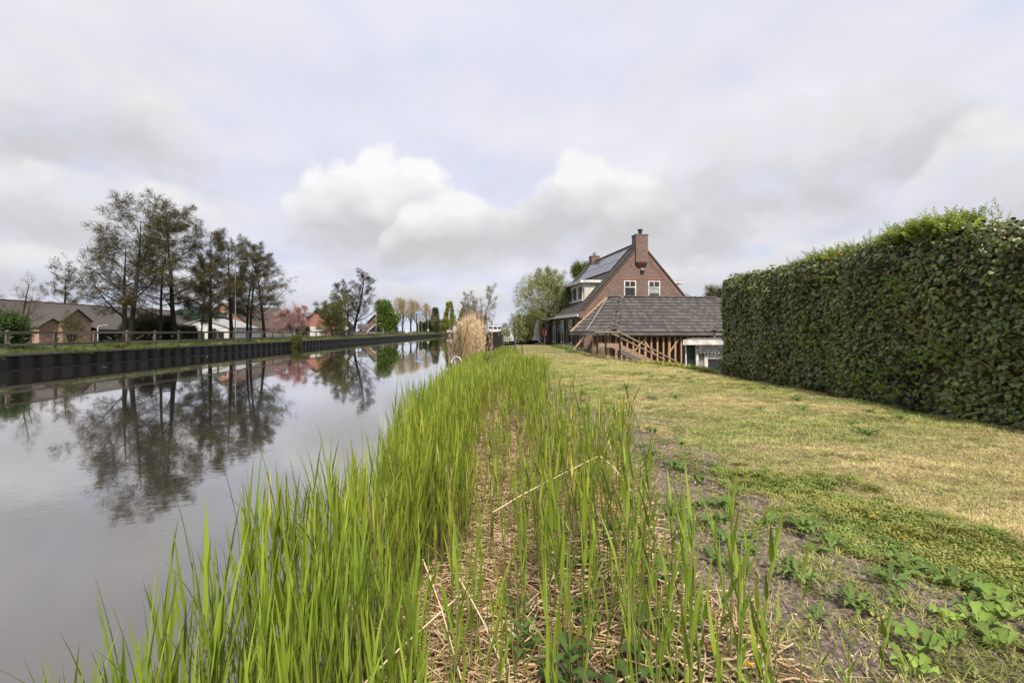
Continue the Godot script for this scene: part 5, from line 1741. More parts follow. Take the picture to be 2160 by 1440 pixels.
	put("flue_cowl", pt2.mesh(), M.steel, cn2)
	bx("chimney_flashing", h, V(c - 0.55, 8.45, -10.1), V(0.3, 0.3, 0.5), M.grey)
	# gable windows, lintels, vent
	for x in [3.63, 5.58]:
		window(h, V(x, 5.27, 0.02), 0.0, 0.98, 1.6, 2, M.white)
		bx("lintel", h, V(x, 6.24, 0.006), V(1.22, 0.27, 0.03), M.brick_up)
		bx("sill", h, V(x, 4.43, 0.03), V(1.1, 0.07, 0.12), M.zinc)
	bx("blind", h, V(5.58, 5.30, 0.012), V(0.76, 0.42, 0.012), M.grey)
	bx("wall_vent", h, V(c + 0.08, 6.78, 0.06), V(0.28, 0.2, 0.14), M.black)
	bx("wall_vent_hood", h, V(c + 0.08, 6.95, 0.05), V(0.24, 0.14, 0.1), M.grey)
	# front wall: tall white windows between black shutters
	for s in [3.4, 5.9, 8.7]:
		window(h, V(-0.02, 2.15, -s), -PI / 2, 0.95, 1.95, 2, M.white)
		for e in [-1, 1]:
			bx("shutter", h, V(-0.05, 2.15, -s + e * 0.72), V(0.05, 1.9, 0.42), M.black)
		bx("sill", h, V(-0.06, 1.12, -s), V(0.16, 0.07, 1.05), M.grey)
	bx("window_frame", h, V(-0.03, 2.55, -1.1), V(0.06, 0.75, 0.7), M.white)
	bx("pane", h, V(-0.05, 2.55, -1.1), V(0.05, 0.6, 0.55), M.glass)
	bx("wall_lantern", h, V(-0.16, 2.5, -4.7), V(0.16, 0.36, 0.16), M.black)
	bx("gutter", h, V(-0.46, 3.36, -l * 0.5), V(0.18, 0.14, l), M.white)
	bx("fascia", h, V(-0.20, 3.46, -l * 0.5), V(0.34, 0.26, l - 0.1), M.white)
	bx("eave_return", h, V(-0.2, 3.42, 0.10), V(0.42, 0.5, 0.14), M.brick_dark)
	# dormers
	for s in [0, 1]:
		var d := Node3D.new()
		d.name = "dormer"
		h.add_child(d, true)
		var sx := 1.0 if s == 0 else -1.0
		var ox := 0.6 if s == 0 else w - 0.6
		d.position = V(ox, 0, -1.75)
		var body := MB.new()
		body.slab(V(0, 0, -0.02), V(sx, 0, 0), V(0, 1, 0), PackedVector2Array([Vector2(0, 4.42), Vector2(1.75, 6.05), Vector2(0, 6.05)]), V(0, 0, -4.9))
		put("body", body.mesh(), M.cream, d)
		for q in 8:
			var y := 4.62 + q * 0.18
			var len := (y - 4.42) / k
			bx("board", d, V(sx * len * 0.5, y, 0.0), V(len, 0.168, 0.03), M.cream)
		bx("flat_roof", d, V(sx * 0.75, 6.14, -2.45), V(2.3, 0.2, 5.5), M.white)
		bx("roofing", d, V(sx * 0.75, 6.252, -2.45), V(2.2, 0.02, 5.4), M.zinc)
		if s == 0:
			for q in 3:
				window(d, V(-0.03, 5.3, -0.95 - q * 1.5), -PI / 2, 1.25, 1.2, 0, M.white)
			bx("sill", d, V(-0.08, 4.62, -2.45), V(0.2, 0.08, 4.9), M.white)
	# solar panels: two rows on the slope that faces the canal
	var nr := V(-k, 1, 0).normalized()
	var ax := V(1, k, 0).normalized()
	for r in 2:
		for q in 5:
			var o := V(2.62, ev + 2.62 * k + 0.16, 0) + ax * (0.6 + r * 1.2) + V(0, 0, -2.1 - q * 1.74) + nr * 0.13
			var pn := bx("solar_panel", h, o, V(1.17, 0.04, 1.71), M.solar, Basis(ax, nr, V(0, 0, 1)))
			var fr := MB.new()
			for e in [-1, 1]:
				fr.box(V(e * 0.58, 0.006, 0), V(0.012, 0.032, 1.71))
				fr.box(V(0, 0.006, e * 0.85), V(1.145, 0.032, 0.012))
			put("frame", fr.mesh(), M.black, pn)

func make_annexe() -> void:
	var o := base("tiled_annexe", V(7.3, -0.65, -28))
	tag(o, "low annexe with dark pan-tile hipped roof and open timber stud walls", "annexe")
	var f := -o.position
	var e1 := V(7.3, 2.10, -28) + f
	var e0 := V(5.93, 2.10, -29.5) + f
	var e00 := V(5.30, 2.10, -31.2) + f
	var e2 := V(17.9, 2.10, -29.3) + f
	var r0 := V(7.85, 4.40, -31.8) + f
	var r1 := V(8.6, 4.38, -31.0) + f
	var r2 := V(15.05, 4.36, -31.8) + f
	var tm := tile_mesh()
	# deck below the tiles
	var dk := MB.new()
	var dn := V(0, -0.03, 0)
	dk.quad(r1 + dn, r2 + dn, e2 + dn, e1 + dn)
	dk.quad(r0 + dn, r1 + dn, e1 + dn, e0 + dn)
	dk.tri(r0 + dn, e0 + dn, e00 + dn)
	var bk0 := V(8.2, 3.0, -35.6) + f
	var bk1 := V(15.6, 3.0, -36.4) + f
	dk.quad(r0 + dn, bk0, bk1, r2 + dn)
	dk.tri(r0 + dn, r2 + dn, r1 + dn)
	dk.quad(r2 + dn, bk1, V(18.0, 2.1, -34.0) + f, e2 + dn)
	dk.tri(r0 + dn, e00 + dn, bk0)
	put("roof_deck", dk.mesh(), M.dark, o)
	var so := MB.new()
	for p in [[e1, e2, V(17.9, 2.10, -36.0) + f, V(7.3, 2.10, -35.0) + f], [e0, e1, V(7.3, 2.10, -35.0) + f, e00]]:
		so.quad(p[0] - V(0, 0.14, 0), p[1] - V(0, 0.14, 0), p[2] - V(0, 0.14, 0), p[3] - V(0, 0.14, 0))
	put("soffit", so.mesh(), M.plank, o)
	tile_face(o, e1, e2, r2, r1, tm, 215, M.tile)
	tile_face(o, e0, e1, r1, r0, tm, 75, M.tile)
	tile_face(o, e00, e0, r0 - V(0.02, 0, 0), r0, tm, 0, M.tile)
	ridge_caps(o, e1.lerp(r1, 0.02) + V(0, 0.05, 0), r1 + V(0, 0.05, 0))
	ridge_caps(o, r1 + V(0, 0.02, 0), r2 + V(0, 0.02, 0))
	ridge_caps(o, r0 + V(0, 0.02, 0), r1 + V(0, 0.02, 0))
	ridge_caps(o, r2 + V(0, 0.02, 0), e2)
	var fl := MB.new()
	fl.bar(e0.lerp(r0, 0.02) + V(0, 0.09, 0), e0.lerp(r0, 0.97) + V(0, 0.09, 0), 0.035, 0.03)
	put("valley_flashing", fl.mesh(), M.steel, o)
	var vb := MB.new()
	vb.bar(e00 + V(-0.05, 0.03, 0), r0 + V(-0.05, 0.03, -0.05), 0.05, 0.18)
	put("verge_board", vb.mesh(), M.wood_b, o)
	# gutters
	var gu := MB.new()
	var along := (e2 - e1).normalized()
	gu.bar(e1 + V(-0.05, -0.09, 0.10), e2 + V(0, -0.09, 0.10), 0.14, 0.17)
	gu.bar(e00 + V(-0.1, -0.09, 0.0), e0 + V(-0.07, -0.09, 0.07), 0.14, 0.17)
	gu.bar(e0 + V(-0.07, -0.09, 0.07), e1 + V(-0.05, -0.09, 0.12), 0.14, 0.17)
	put("gutter", gu.mesh(), M.zinc, o)
	# studs, plates and braces of the open wall, old brick wall behind
	for k in 26:
		var x := 0.45 + k * 0.38
		var p := e1 + along * x + V(0, 0, -0.22)
		bx("stud", o, V(p.x, 1.2, p.z), V(0.095 if k % 4 else 0.14, 2.9, 0.10), M.wood if k % 3 else M.wood_b, Basis(Vector3.UP, 0.12))
	var pl := MB.new()
	pl.bar(e1 + along * 0.3 + V(0, -0.23, -0.22), e1 + along * 10.2 + V(0, -0.23, -0.22), 0.13, 0.07)
	put("wall_plate", pl.mesh(), M.wood, o)
	for a in [[2.6, 0.7, 1.9, 1.6], [3.4, 0.8, 4.1, 1.7], [5.4, 0.9, 4.7, 1.6], [1.2, 0.9, 1.9, 1.7]]:
		var br := MB.new()
		br.bar(e1 + along * a[0] + V(0, a[1] - 2.1, -0.16), e1 + along * a[2] + V(0, a[3] - 2.1, -0.16), 0.04, 0.07)
		put("brace", br.mesh(), M.wood_b, o)
	var bw := MB.new()
	bw.bar(e1 + along * -0.2 + V(0, -1.3, -1.7), e1 + along * 10.6 + V(0, -1.3, -1.7), 0.2, 2.7)
	put("inner_wall", bw.mesh(), M.brick_dark, o)
	# left facet: sheet of plywood, studs, a slanting prop
	var al := (e1 - e0).normalized()
	bx("plywood", o, e0 + al * 0.75 + V(0.28, -1.2, -0.28), V(0.75, 2.1, 0.03), M.wood, Basis(Vector3.UP, 0.82))
	for k in 4:
		var p := e0 + al * (0.2 + k * 0.55) + V(0.34, -1.2, -0.3)
		bx("stud", o, p, V(0.08, 2.2, 0.1), M.wood_b, Basis(Vector3.UP, 0.82))
	var pr := MB.new()
	pr.bar(e00 + V(-0.15, -1.35, 0.7), e0 + V(-0.02, -0.2, -0.2), 0.09, 0.14)
	put("prop", pr.mesh(), M.wood_b, o)
	bx("post", o, e00 + V(0.35, -1.2, 0.2), V(0.1, 2.1, 0.1), M.black)
	# small side roof in front, on a white wall
	var s0 := V(11.1, 2.12, -23.6) + f
	var s1 := V(14.5, 2.12, -24.0) + f
	var s2 := V(14.4, 3.05, -25.3) + f
	var s3 := V(12.5, 3.05, -25.0) + f
	var sd := MB.new()
	sd.quad(s3 + dn, s2 + dn, s1 + dn, s0 + dn)
	sd.tri(s3 + dn, s0 + dn, V(12.45, 2.12, -25.3) + f)
	sd.quad(s3 + dn, V(12.45, 2.12, -25.3) + f, V(14.4, 2.12, -26.5) + f, s2 + dn)
	put("side_roof_deck", sd.mesh(), M.tile_far, o)
	tile_face(o, s0, s1, s2, s3, tm, 0, M.tile)
	ridge_caps(o, s0, s3)
	bx("side_gutter", o, V(12.95, 2.02, -23.72) + f, V(3.7, 0.12, 0.14), M.zinc, Basis(Vector3.UP, 0.1))
	bx("side_wall", o, V(13.2, 0.6, -24.4) + f, V(3.6, 2.7, 0.2), M.cream, Basis(Vector3.UP, 0.1))

func make_garden_room() -> void:
	var o := base("garden_room", V(10.2, -0.65, -20))
	tag(o, "flat-roofed white garden room with dark glass door beside the hedge", "garden room")
	var f := -o.position
	var rm := MB.new()
	rm.slab(V(0, 1.80, 0) + f, V(1, 0, 0), V(0, 0, -1), PackedVector2Array([Vector2(7.92, 19.55), Vector2(12.9, 19.55), Vector2(14.2, 23.4), Vector2(9.75, 23.4)]), V(0, -0.2, 0))
	put("roof", rm.mesh(), M.white, o)
	var rf := MB.new()
	rf.slab(V(0, 1.83, 0) + f, V(1, 0, 0), V(0, 0, -1), PackedVector2Array([Vector2(8.02, 19.65), Vector2(12.85, 19.65), Vector2(14.1, 23.3), Vector2(9.80, 23.3)]), V(0, -0.026, 0))
	put("roofing", rf.mesh(), M.zinc, o)
	var sw := MB.new()
	sw.bar(V(8.24, 0.45, -20.12) + f, V(9.9, 0.45, -23.1) + f, 0.1, 2.3)
	put("side_wall", sw.mesh(), M.green, o)
	bx("green_panel", o, V(8.40, 0.45, -20.1) + f, V(0.42, 2.3, 0.06), M.green)
	bx("corner_post", o, V(8.66, 0.35, -19.95) + f, V(0.10, 2.3, 0.12), M.white)
	bx("lintel", o, V(9.9, 1.50, -19.95) + f, V(2.6, 0.12, 0.12), M.white)
	# curtain and scalloped awning edge
	var cu := MB.new()
	for k in 12:
		cu.tube(PackedVector3Array([V(8.76 + k * 0.026, -0.6, -20.1 + 0.03 * (k % 2)), V(8.75 + k * 0.025, 1.42, -20.1 + 0.03 * (k % 2))]), PackedFloat32Array([0.022, 0.02]), 5)
	put("curtain", cu.mesh(), M.canvas, o, f)
	for k in 15:
		var sc := MB.new()
		var out := PackedVector2Array([Vector2(-0.075, 0.16), Vector2(-0.075, 0.03), Vector2(-0.04, -0.03), Vector2(0, -0.05), Vector2(0.04, -0.03), Vector2(0.075, 0.03), Vector2(0.075, 0.16)])
		sc.slab(V(8.78 + k * 0.152, 1.27, -19.85 + 0.02 * (k % 2)) + f, V(1, 0, 0), V(0, 1, 0), out, V(0, 0, 0.012))
		put("awning_scallop", sc.mesh(), M.canvas if k % 2 else M.cream, o)
	var fr := MB.new()
	fr.box(V(9.07, 0.2, -20.02), V(0.14, 2.0, 0.10)); fr.box(V(10.12, 0.2, -20.02), V(0.16, 2.0, 0.10)); fr.box(V(9.59, 1.16, -20.02), V(0.9, 0.12, 0.10))
	fr.box(V(11.2, 0.2, -20.02), V(0.16, 2.0, 0.10))
	put("door_frame", fr.mesh(), M.white, o, f)
	bx("door_pane", o, V(9.59, 0.1, -20.04) + f, V(0.9, 1.98, 0.02), M.glass)
	bx("door_pane", o, V(10.66, 0.1, -20.04) + f, V(0.92, 1.98, 0.02), M.glass)
	bx("transom", o, V(9.59, 1.04, -20.0) + f, V(0.88, 0.10, 0.04), M.canvas)
	bx("door_post", o, V(9.62, 0.0, -20.35) + f, V(0.08, 1.9, 0.06), M.cream)
	bx("back_wall", o, V(12.0, 0.5, -23.2) + f, V(4.1, 2.3, 0.1), M.green)
	var dp := MB.new()
	dp.tube(PackedVector3Array([V(8.14, 1.62, -19.85), V(8.18, 1.45, -19.9), V(8.19, -0.6, -19.9)]), PackedFloat32Array([0.035, 0.035, 0.035]), 7)
	put("rain_pipe", dp.mesh(), M.white, o, f)

func make_stairs() -> void:
	var o := base("garden_stairs", V(6.0, 0.5, -24.2))
	tag(o, "wooden garden stairs with sloping pole handrails and black posts", "stairs")
	var f := -o.position
	for a in [[5.38, -24.0], [5.80, -24.0], [6.50, -23.9], [6.35, -25.2], [8.72, -23.5]]:
		var p := V(a[0], 0, a[1])
		var top := 2.06 if a[0] < 7 else 0.95
		bx("post", o, V(p.x, (top - 0.4) * 0.5, p.z) + f, V(0.075, top + 0.4, 0.075), M.black)
	var hr := [[V(5.25, 2.1, -24.0), V(6.5, 2.1, -23.9)], [V(6.5, 2.1, -23.9), V(9.55, 0.42, -23.2)], [V(6.3, 2.09, -25.1), V(9.7, 0.33, -24.6)]]
	for a in hr:
		var m := MB.new()
		m.tube(PackedVector3Array([a[0], a[0].lerp(a[1], 0.5) + V(0, 0.012, 0), a[1]]), PackedFloat32Array([0.04, 0.042, 0.04]), 8)
		put("handrail", m.mesh(), M.rail, o, f)
	for a in [[V(5.45, 1.46, -24.05), V(6.5, 1.44, -23.95), M.plank], [V(6.5, 1.42, -23.95), V(8.35, 0.48, -23.6), M.plank], [V(6.55, 1.15, -23.85), V(8.2, 0.30, -23.55), M.oldwood], [V(6.4, 1.40, -25.1), V(8.6, 0.42, -24.7), M.plank]]:
		var m := MB.new()
		m.bar(a[0], a[1], 0.05, 0.21)
		put("board", m.mesh(), a[2], o, f)
	for k in 8:
		bx("tread", o, V(6.7 + k * 0.3, 0.98 - k * 0.17, -24.35) + f, V(0.3, 0.05, 1.05), M.oldwood)

func make_garden() -> void:
	# black posts and wire mesh along the end of the lawn
	var o := base("wire_fence", V(5.1, 0.85, -46))
	tag(o, "black-posted wire mesh fence closing the lawn by the tree", "fence")
	var f := -o.position
	var line := [V(1.9, 0, -48.0), V(3.5, 0, -47.4), V(5.1, 0, -46.0), V(5.96, 0, -42.0), V(6.33, 0, -38.4), V(6.46, 0, -36.4), V(6.6, 0, -34.6)]
	for k in line.size():
		var p: Vector3 = line[k]
		bx("post", o, p + V(0, 1.35, 0) + f, V(0.10, 1.7, 0.10) if k > 1 else V(0.04, 1.3, 0.04), M.black)
		if k < line.size() - 1:
			var q: Vector3 = line[k + 1]
			var m := MB.new()
			for z in 6:
				m.bar(p + V(0, 0.95 + z * 0.19, 0), q + V(0, 0.95 + z * 0.19, 0), 0.007, 0.007)
			for z in int(p.distance_to(q) / 0.16):
				var t := p.lerp(q, (z + 0.5) / int(p.distance_to(q) / 0.16))
				m.box(t + V(0, 1.4, 0), V(0.006, 0.98, 0.006))
			put("wire_mesh", m.mesh(), M.black, o, f)
	# closed parasol
	var p := base("closed_parasol", V(4.82, 0.85, -48.4))
	tag(p, "closed pale grey garden parasol hanging in folds beside the tree", "parasol")
	var m := MB.new()
	var n := 40
	for j in 9:
		var t := j / 8.0
		var rr := 0.05 + 0.44 * pow(t, 0.75)
		for q in n:
			var a := TAU * q / n
			var e := rr * (1.0 + 0.20 * cos(a * 8.0) * t)
			m.v.push_back(V(cos(a) * e, 2.95 - t * 2.55, sin(a) * e)); m.n.push_back(V(cos(a), 0.15, sin(a)).normalized()); m.c.push_back(Color(1, 1, 1))
	for j in 8:
		for q in n:
			var a := j * n + q
			var b := j * n + (q + 1) % n
			for z in [a, b + n, b, a, a + n, b + n]:
				m.i.push_back(z)
	put("canopy", m.mesh(), M.canvas, p)
	var pm := MB.new()
	pm.tube(PackedVector3Array([V(0, 0, 0), V(0, 3.05, 0)]), PackedFloat32Array([0.035, 0.03]), 8)
	put("pole", pm.mesh(), M.steel, p)
	bx("foot", p, V(0, 0.06, 0), V(0.7, 0.12, 0.7), M.zinc)
	# big blossoming pear
	leaf_clump.pear = clump(6, 16, 0.42, 0.085, 0.30)
	leaf_clump.flower = clump(7, 9, 0.42, 0.07, 0.5, false)
	var s := {"seg": [0.7, 0.5, 0.35], "wob": [0.16, 0.2, 0.24], "up": [0.05, 0.35, 0.3], "end": [0.3, 0.25, 0.3], "count": [17, 8, 4], "from": [0.30, 0.18, 0.15], "angle": [1.05, 0.8, 0.7], "ratio": [0.46, 0.5, 0.5], "thin": [0.45, 0.5, 0.5], "flat": 0.0, "topw": 0.6, "taper": 2.2, "leaf_from": 2, "per_tip": 2, "fork": 0.16, "lean": V(-0.05, 0, 0)}
	var pt := tree("pear_tree", "large old fruit tree with pale green leaves and white blossom by the house", "tree", "", V(5.55, 0.8, -45.4), 6.2, 0.24, s, leaf_clump.pear, [Color(0.27, 0.30, 0.06), Color(0.34, 0.36, 0.09), Color(0.21, 0.24, 0.05)], Vector2(0.55, 1.0), M.leaf, Color(1.3, 1.15, 0.95), 1)
	var kf := Copies.new()
	var km := Copies.new()
	for k in 1500:
		var e := rnd_dir() * pow(rng.randf(), 0.33)
		if nz.get_noise_3d(e.x * 45.0, e.y * 45.0, e.z * 45.0) < -0.16:
			continue
		var at := V(-0.45, 4.7, 0) + e * V(2.9, 2.4, 2.8)
		km.add(Transform3D(turn((e + V(0, 0.4, 0)).normalized(), R(0.7, 1.2), R(0, TAU)), at), Color(0.40, 0.44, 0.08).lerp(Color(0.27, 0.33, 0.055), rng.randf()) * R(0.8, 1.2))
		last_tips.push_back([at, e])
	many("crown", leaf_clump.pear, M.leaf, km, pt).set_meta("kind", "stuff")
	for k in last_tips.size():
		if k % 2 == 0:
			kf.add(Transform3D(turn(rnd_dir(), R(0.6, 1.1), 0.0), last_tips[k][0] + rnd_dir() * 0.15), Color(0.72, 0.70, 0.62) * R(0.8, 1.1))
	many("blossom", leaf_clump.flower, M.leaf, kf, pt).set_meta("kind", "stuff")
	var ls := s.duplicate(true)
	ls.lean = V(0.30, 0, 0.05); ls.count = [9, 6, 4]; ls.from[0] = 0.6; ls.wob = [0.1, 0.2, 0.24]
	tree("leaning_fruit_tree", "slender fruit tree leaning toward the house's white windows", "tree", "", V(5.95, 0.8, -42.5), 4.6, 0.11, ls, leaf_clump.pear, [Color(0.15, 0.18, 0.04)], Vector2(0.5, 0.9), M.leaf, Color(1.5, 1.3, 0.9))
	# young trees on the lawn
	var ys := s.duplicate(true)
	ys.count = [8, 5, 2]; ys.from[0] = 0.40; ys.ratio[0] = 0.30; ys.topw = 0.5; ys.lean = Vector3.ZERO; ys.per_tip = 1
	var yn := ["young fruit tree with fresh green leaves, nearest on the lawn", "young blossoming fruit tree beside the black screen", "young green fruit tree between the two stakes"]
	var k := 0
	for a in [[1104, 24.5, 668, 0.03], [1064, 31.0, 684, 0.03], [1088, 33.0, 662, 0.03]]:
		var x := X(a[0], a[1])
		var y := land(x, a[1])
		var t := tree("young_fruit_tree", yn[k], "tree", "young fruit trees on the lawn", V(x, y, -a[1]), Y(a[2], a[1]) - y, a[3], ys, leaf_clump.pear, [Color(0.19, 0.25, 0.05), Color(0.24, 0.29, 0.07)], Vector2(0.35, 0.6), M.leaf, Color(2.0, 1.7, 1.3))
		var kb := Copies.new()
		for q in last_tips.size():
			if q % (2 if k == 1 else 6) == 0:
				kb.add(Transform3D(turn(rnd_dir(), R(0.35, 0.7), 0.0), last_tips[q][0] + rnd_dir() * 0.1), Color(0.72, 0.70, 0.64))
		many("blossom", leaf_clump.flower, M.leaf, kb, t).set_meta("kind", "stuff")
		k += 1
	k = 0
	for a in [[1070, 32.0], [1084.5, 29.0]]:
		var x := X(a[0], a[1])
		var y := land(x, a[1])
		var st := base("tree_stake", V(x, y, -a[1]))
		tag(st, ["thin dark tree stake nearer the black screen", "thin dark tree stake nearer the parasol"][k], "stake", "stakes on the lawn")
		bx("shaft", st, V(0, 0.75, 0), V(0.05, 1.7, 0.05), M.black)
		bx("tie", st, V(0.02, 1.35, 0), V(0.12, 0.05, 0.08), M.dark)
		k += 1
	# dark board on a post, white pole, black screen
	var bd := base("dark_board", V(X(1094, 50), 0.8, -50))
	tag(bd, "dark blue-grey board on a post behind the young trees", "board")
	bx("panel", bd, V(0.05, 2.05, 0), V(0.62, 0.75, 0.05), mat(Color(0.045, 0.055, 0.075), 0.5))
	bx("post", bd, V(-0.28, 1.1, 0.03), V(0.09, 2.6, 0.09), M.grey)
	var wp := base("white_pole", V(2.6, 2.0, -51))
	tag(wp, "long white pole slanting down behind the young trees", "pole")
	var wm := MB.new()
	wm.tube(PackedVector3Array([P(1070, 672, 51) - wp.position, P(1104, 720, 51) - wp.position]), PackedFloat32Array([0.035, 0.045]), 8)
	put("spar", wm.mesh(), M.white, wp)
	bx("end_cap", wp, P(1070, 672, 51) - wp.position, V(0.1, 0.1, 0.1), M.grey)
	var sc := base("black_screen", V(X(1046, 38), 0.55, -38))
	tag(sc, "black wooden screen panel standing at the edge of the reeds", "screen")
	for q in 7:
		bx("plank", sc, V(-0.40 + q * 0.134, 0.85, 0), V(0.128, 1.5, 0.03), M.black)
	for q in [-0.5, 0.5]:
		bx("post", sc, V(q, 0.7, -0.04), V(0.10, 1.75, 0.10), M.black)
	bx("rail", sc, V(0, 1.45, 0.04), V(1.0, 0.10, 0.04), M.black)
	bx("mooring_pole", sc, V(-0.32, 1.3, 0.2), V(0.07, 2.4, 0.07), mat(Color(0.09, 0.06, 0.05), 0.9))
	# lifebuoy on the fence, red and white
	var lb := base("red_lifebuoy", V(5.28, 2.02, -45.85))
	tag(lb, "red ring lifebuoy hanging on a black fence post", "lifebuoy")
	var lm := MB.new()
	var ring := PackedVector3Array()
	var rr := PackedFloat32Array()
	for q in 21:
		ring.push_back(V(sin(TAU * q / 20.0) * 0.24, cos(TAU * q / 20.0) * 0.30, 0.1)); rr.push_back(0.06)
	lm.tube(ring, rr, 8)
	put("ring", lm.mesh(), M.red, lb)
	bx("bracket", lb, V(0, 0, 0.05), V(0.1, 0.5, 0.05), M.white)
	var rb := base("red_bench", V(6.0, 0.85, -47.0))
	tag(rb, "red-backed garden bench behind the old fruit tree", "bench")
	for q in 2:
		bx("back_slat", rb, V(0.2, 0.98 + q * 0.14, 0), V(1.5, 0.12, 0.04), M.red)
	bx("seat", rb, V(0.2, 0.45, 0.25), V(1.5, 0.05, 0.45), M.plank)
	for q in [-0.5, 0.9]:
		bx("leg", rb, V(q, 0.22, 0.4), V(0.06, 0.44, 0.06), M.black)
		bx("leg", rb, V(q, 0.5, 0.03), V(0.06, 1.0, 0.06), M.black)
	# white garden lantern by the stair post
	var gl := base("white_lantern", V(X(1283, 23.7), land(X(1283, 23.7), 23.7), -23.7))
	tag(gl, "small white garden lantern at the foot of the stair post", "lantern")
	var gm := MB.new()
	gm.lathe(Vector3.ZERO, [Vector2(0.0, 0.0), Vector2(0.10, 0.01), Vector2(0.12, 0.12), Vector2(0.13, 0.26), Vector2(0.08, 0.33), Vector2(0.0, 0.36)], 14)
	put("body", gm.mesh(), M.white, gl)
	bx("glass", gl, V(0, 0.2, 0.125), V(0.10, 0.10, 0.02), M.glass)
	# border planting along the top of the slope
	var tb := [tuft(41, 20, 0.34, 0.03, 0.14), tuft(42, 30, 0.5, 0.010, 0.10)]
	var kb := [Copies.new(), Copies.new()]
	for q in 900:
		var d := R(28, 41)
		var x := crest(d) - 0.35 + R(-0.35, 0.6)
		if d > 33:
			x = 5.6 + R(-0.3, 0.5)
		kb[0].add(Transform3D(Basis(Vector3.UP, R(0, TAU)).scaled(Vector3.ONE * R(0.5, 1.0)), V(x, land(x, d), -d)), Color(0.14, 0.21, 0.045) * R(0.7, 1.3))
	for q in 420:
		var d := R(15.2, 19.5)
		var x := crest(d) - 0.1 + R(-0.25, 0.4)
		kb[0].add(Transform3D(Basis(Vector3.UP, R(0, TAU)).scaled(V(1.0, 1.05, 1.0) * R(0.5, 1.0)), V(x, land(x, d), -d)), Color(0.34, 0.36, 0.07) * R(0.7, 1.2))
	for q in 260:
		var d := R(20, 29.0)
		var x := crest(d) - 0.15 + R(-0.2, 0.3)
		kb[1].add(Transform3D(Basis(Vector3.UP, R(0, TAU)).scaled(Vector3.ONE * R(0.4, 0.9)), V(x, land(x, d), -d)), Color(0.36, 0.27, 0.13).lerp(Color(0.2, 0.21, 0.06), rng.randf() * 0.7) * R(0.7, 1.2))
	for q in 60:
		kb[1].add(Transform3D(Basis(Vector3.UP, R(0, TAU)).scaled(V(0.9, 2.2, 0.9) * R(0.7, 1.1)), V(5.75 + R(-0.25, 0.25), 0.75, -25.4 + R(-0.3, 0.3))), Color(0.42, 0.33, 0.2) * R(0.7, 1.2))
	var bo := tag(base("border_planting", Vector3.ZERO), "low green and straw-coloured border plants along the slope's edge", "border plants", "", "stuff")
	many("leafy_plants", tb[0], M.leaf, kb[0], bo)
	many("dry_grasses", tb[1], M.straw, kb[1], bo)
	var wf := Copies.new()
	for q in 170:
		var d := R(27.5, 38)
		var x := (crest(d) - 0.3 if d < 33 else 5.6) + R(-0.3, 0.5)
		wf.add(Transform3D(Basis(rnd_dir(), R(0, TAU)).scaled(Vector3.ONE * R(0.15, 0.3)), V(x, land(x, d) + R(0.12, 0.3), -d)), Color(0.75, 0.74, 0.68))
	many("white_flowers", leaf_clump.flower, M.leaf, wf, bo)
	# trees behind house and annexe
	var bt := s.duplicate(true)
	bt.lean = Vector3.ZERO
	var bk := bt.duplicate(true)
	bk.ratio[0] = 0.17; bk.from[0] = 0.55
	tree("back_garden_tree", "green tree crown showing behind the ridge beside the far chimney", "tree", "", V(13.1, 0.2, -54), 9.6, 0.2, bk, leaf_clump.pear, [Color(0.17, 0.24, 0.04), Color(0.22, 0.27, 0.05)], Vector2(1.2, 2.0), M.leaf)
	tree("olive_hedge_tree", "olive-green tree beyond the annexe roof by the hedge", "tree", "", V(28.5, -0.6, -60), 7.0, 0.2, bt, leaf_clump.pear, [Color(0.17, 0.17, 0.06), Color(0.2, 0.19, 0.08)], Vector2(1.1, 2.0), M.leaf, Color(1, 1, 1), 2)
	tree("olive_hedge_tree", "second olive-green tree beyond the annexe roof, lower one", "tree", "", V(26.0, -0.6, -57), 5.6, 0.2, bt, leaf_clump.pear, [Color(0.16, 0.15, 0.06), Color(0.2, 0.18, 0.08)], Vector2(1.0, 1.8), M.leaf, Color(1, 1, 1), 2)
	tree("garden_shrub", "dense green garden shrub behind the parasol and boards", "bush", "", V(3.9, 0.8, -54), 2.6, 0.10, bt, leaf_clump.pear, [Color(0.16, 0.2, 0.045), Color(0.2, 0.23, 0.055)], Vector2(1.0, 1.8), M.leaf, Color(1, 1, 1), 4)
	tree("garden_shrub", "taller dark green garden shrub behind the old fruit tree's trunk", "bush", "", V(6.0, 0.8, -56), 3.2, 0.10, bt, leaf_clump.pear, [Color(0.12, 0.16, 0.04), Color(0.15, 0.18, 0.05)], Vector2(1.0, 1.8), M.leaf, Color(1, 1, 1), 4)

func make_floating() -> void:
	# bits adrift on the water
	for a in [[217, 774, "pale leaf adrift below the near end of the piling"], [436, 752, "pale leaf adrift below the piling by the white shed"], [252, 1202, "dark twig bit adrift on the near water"], [640, 734, "pale strip adrift beside the piling bush"]]:
		var d: float = EYE / (a[1] - 699.0) * FOCAL
		var o := base("floating_leaf", V(X(a[0], d), 0.004, -d), R(0, TAU))
		tag(o, a[2], "leaf", "bits floating on the canal")
		var m := MB.new()
		m.col = Color(0.55, 0.52, 0.36) if a[1] < 1000 else Color(0.05, 0.045, 0.03)
		var s := 0.22 if a[1] < 1000 else 0.018
		m.blade(V(-s * 0.5, 0.004, 0), V(1, 0, 0), V(0, 1, 0), s, s * 0.35, 0.15, 4, 1, 0.1)
		put("blade", m.mesh(), M.straw, o)
		var t := MB.new()
		t.col = m.col
		t.tube(PackedVector3Array([V(-s * 0.8, 0.006, 0), V(-s * 0.5, 0.004, 0)]), PackedFloat32Array([s * 0.02, s * 0.02]), 4)
		put("stalk", t.mesh(), M.straw, o)

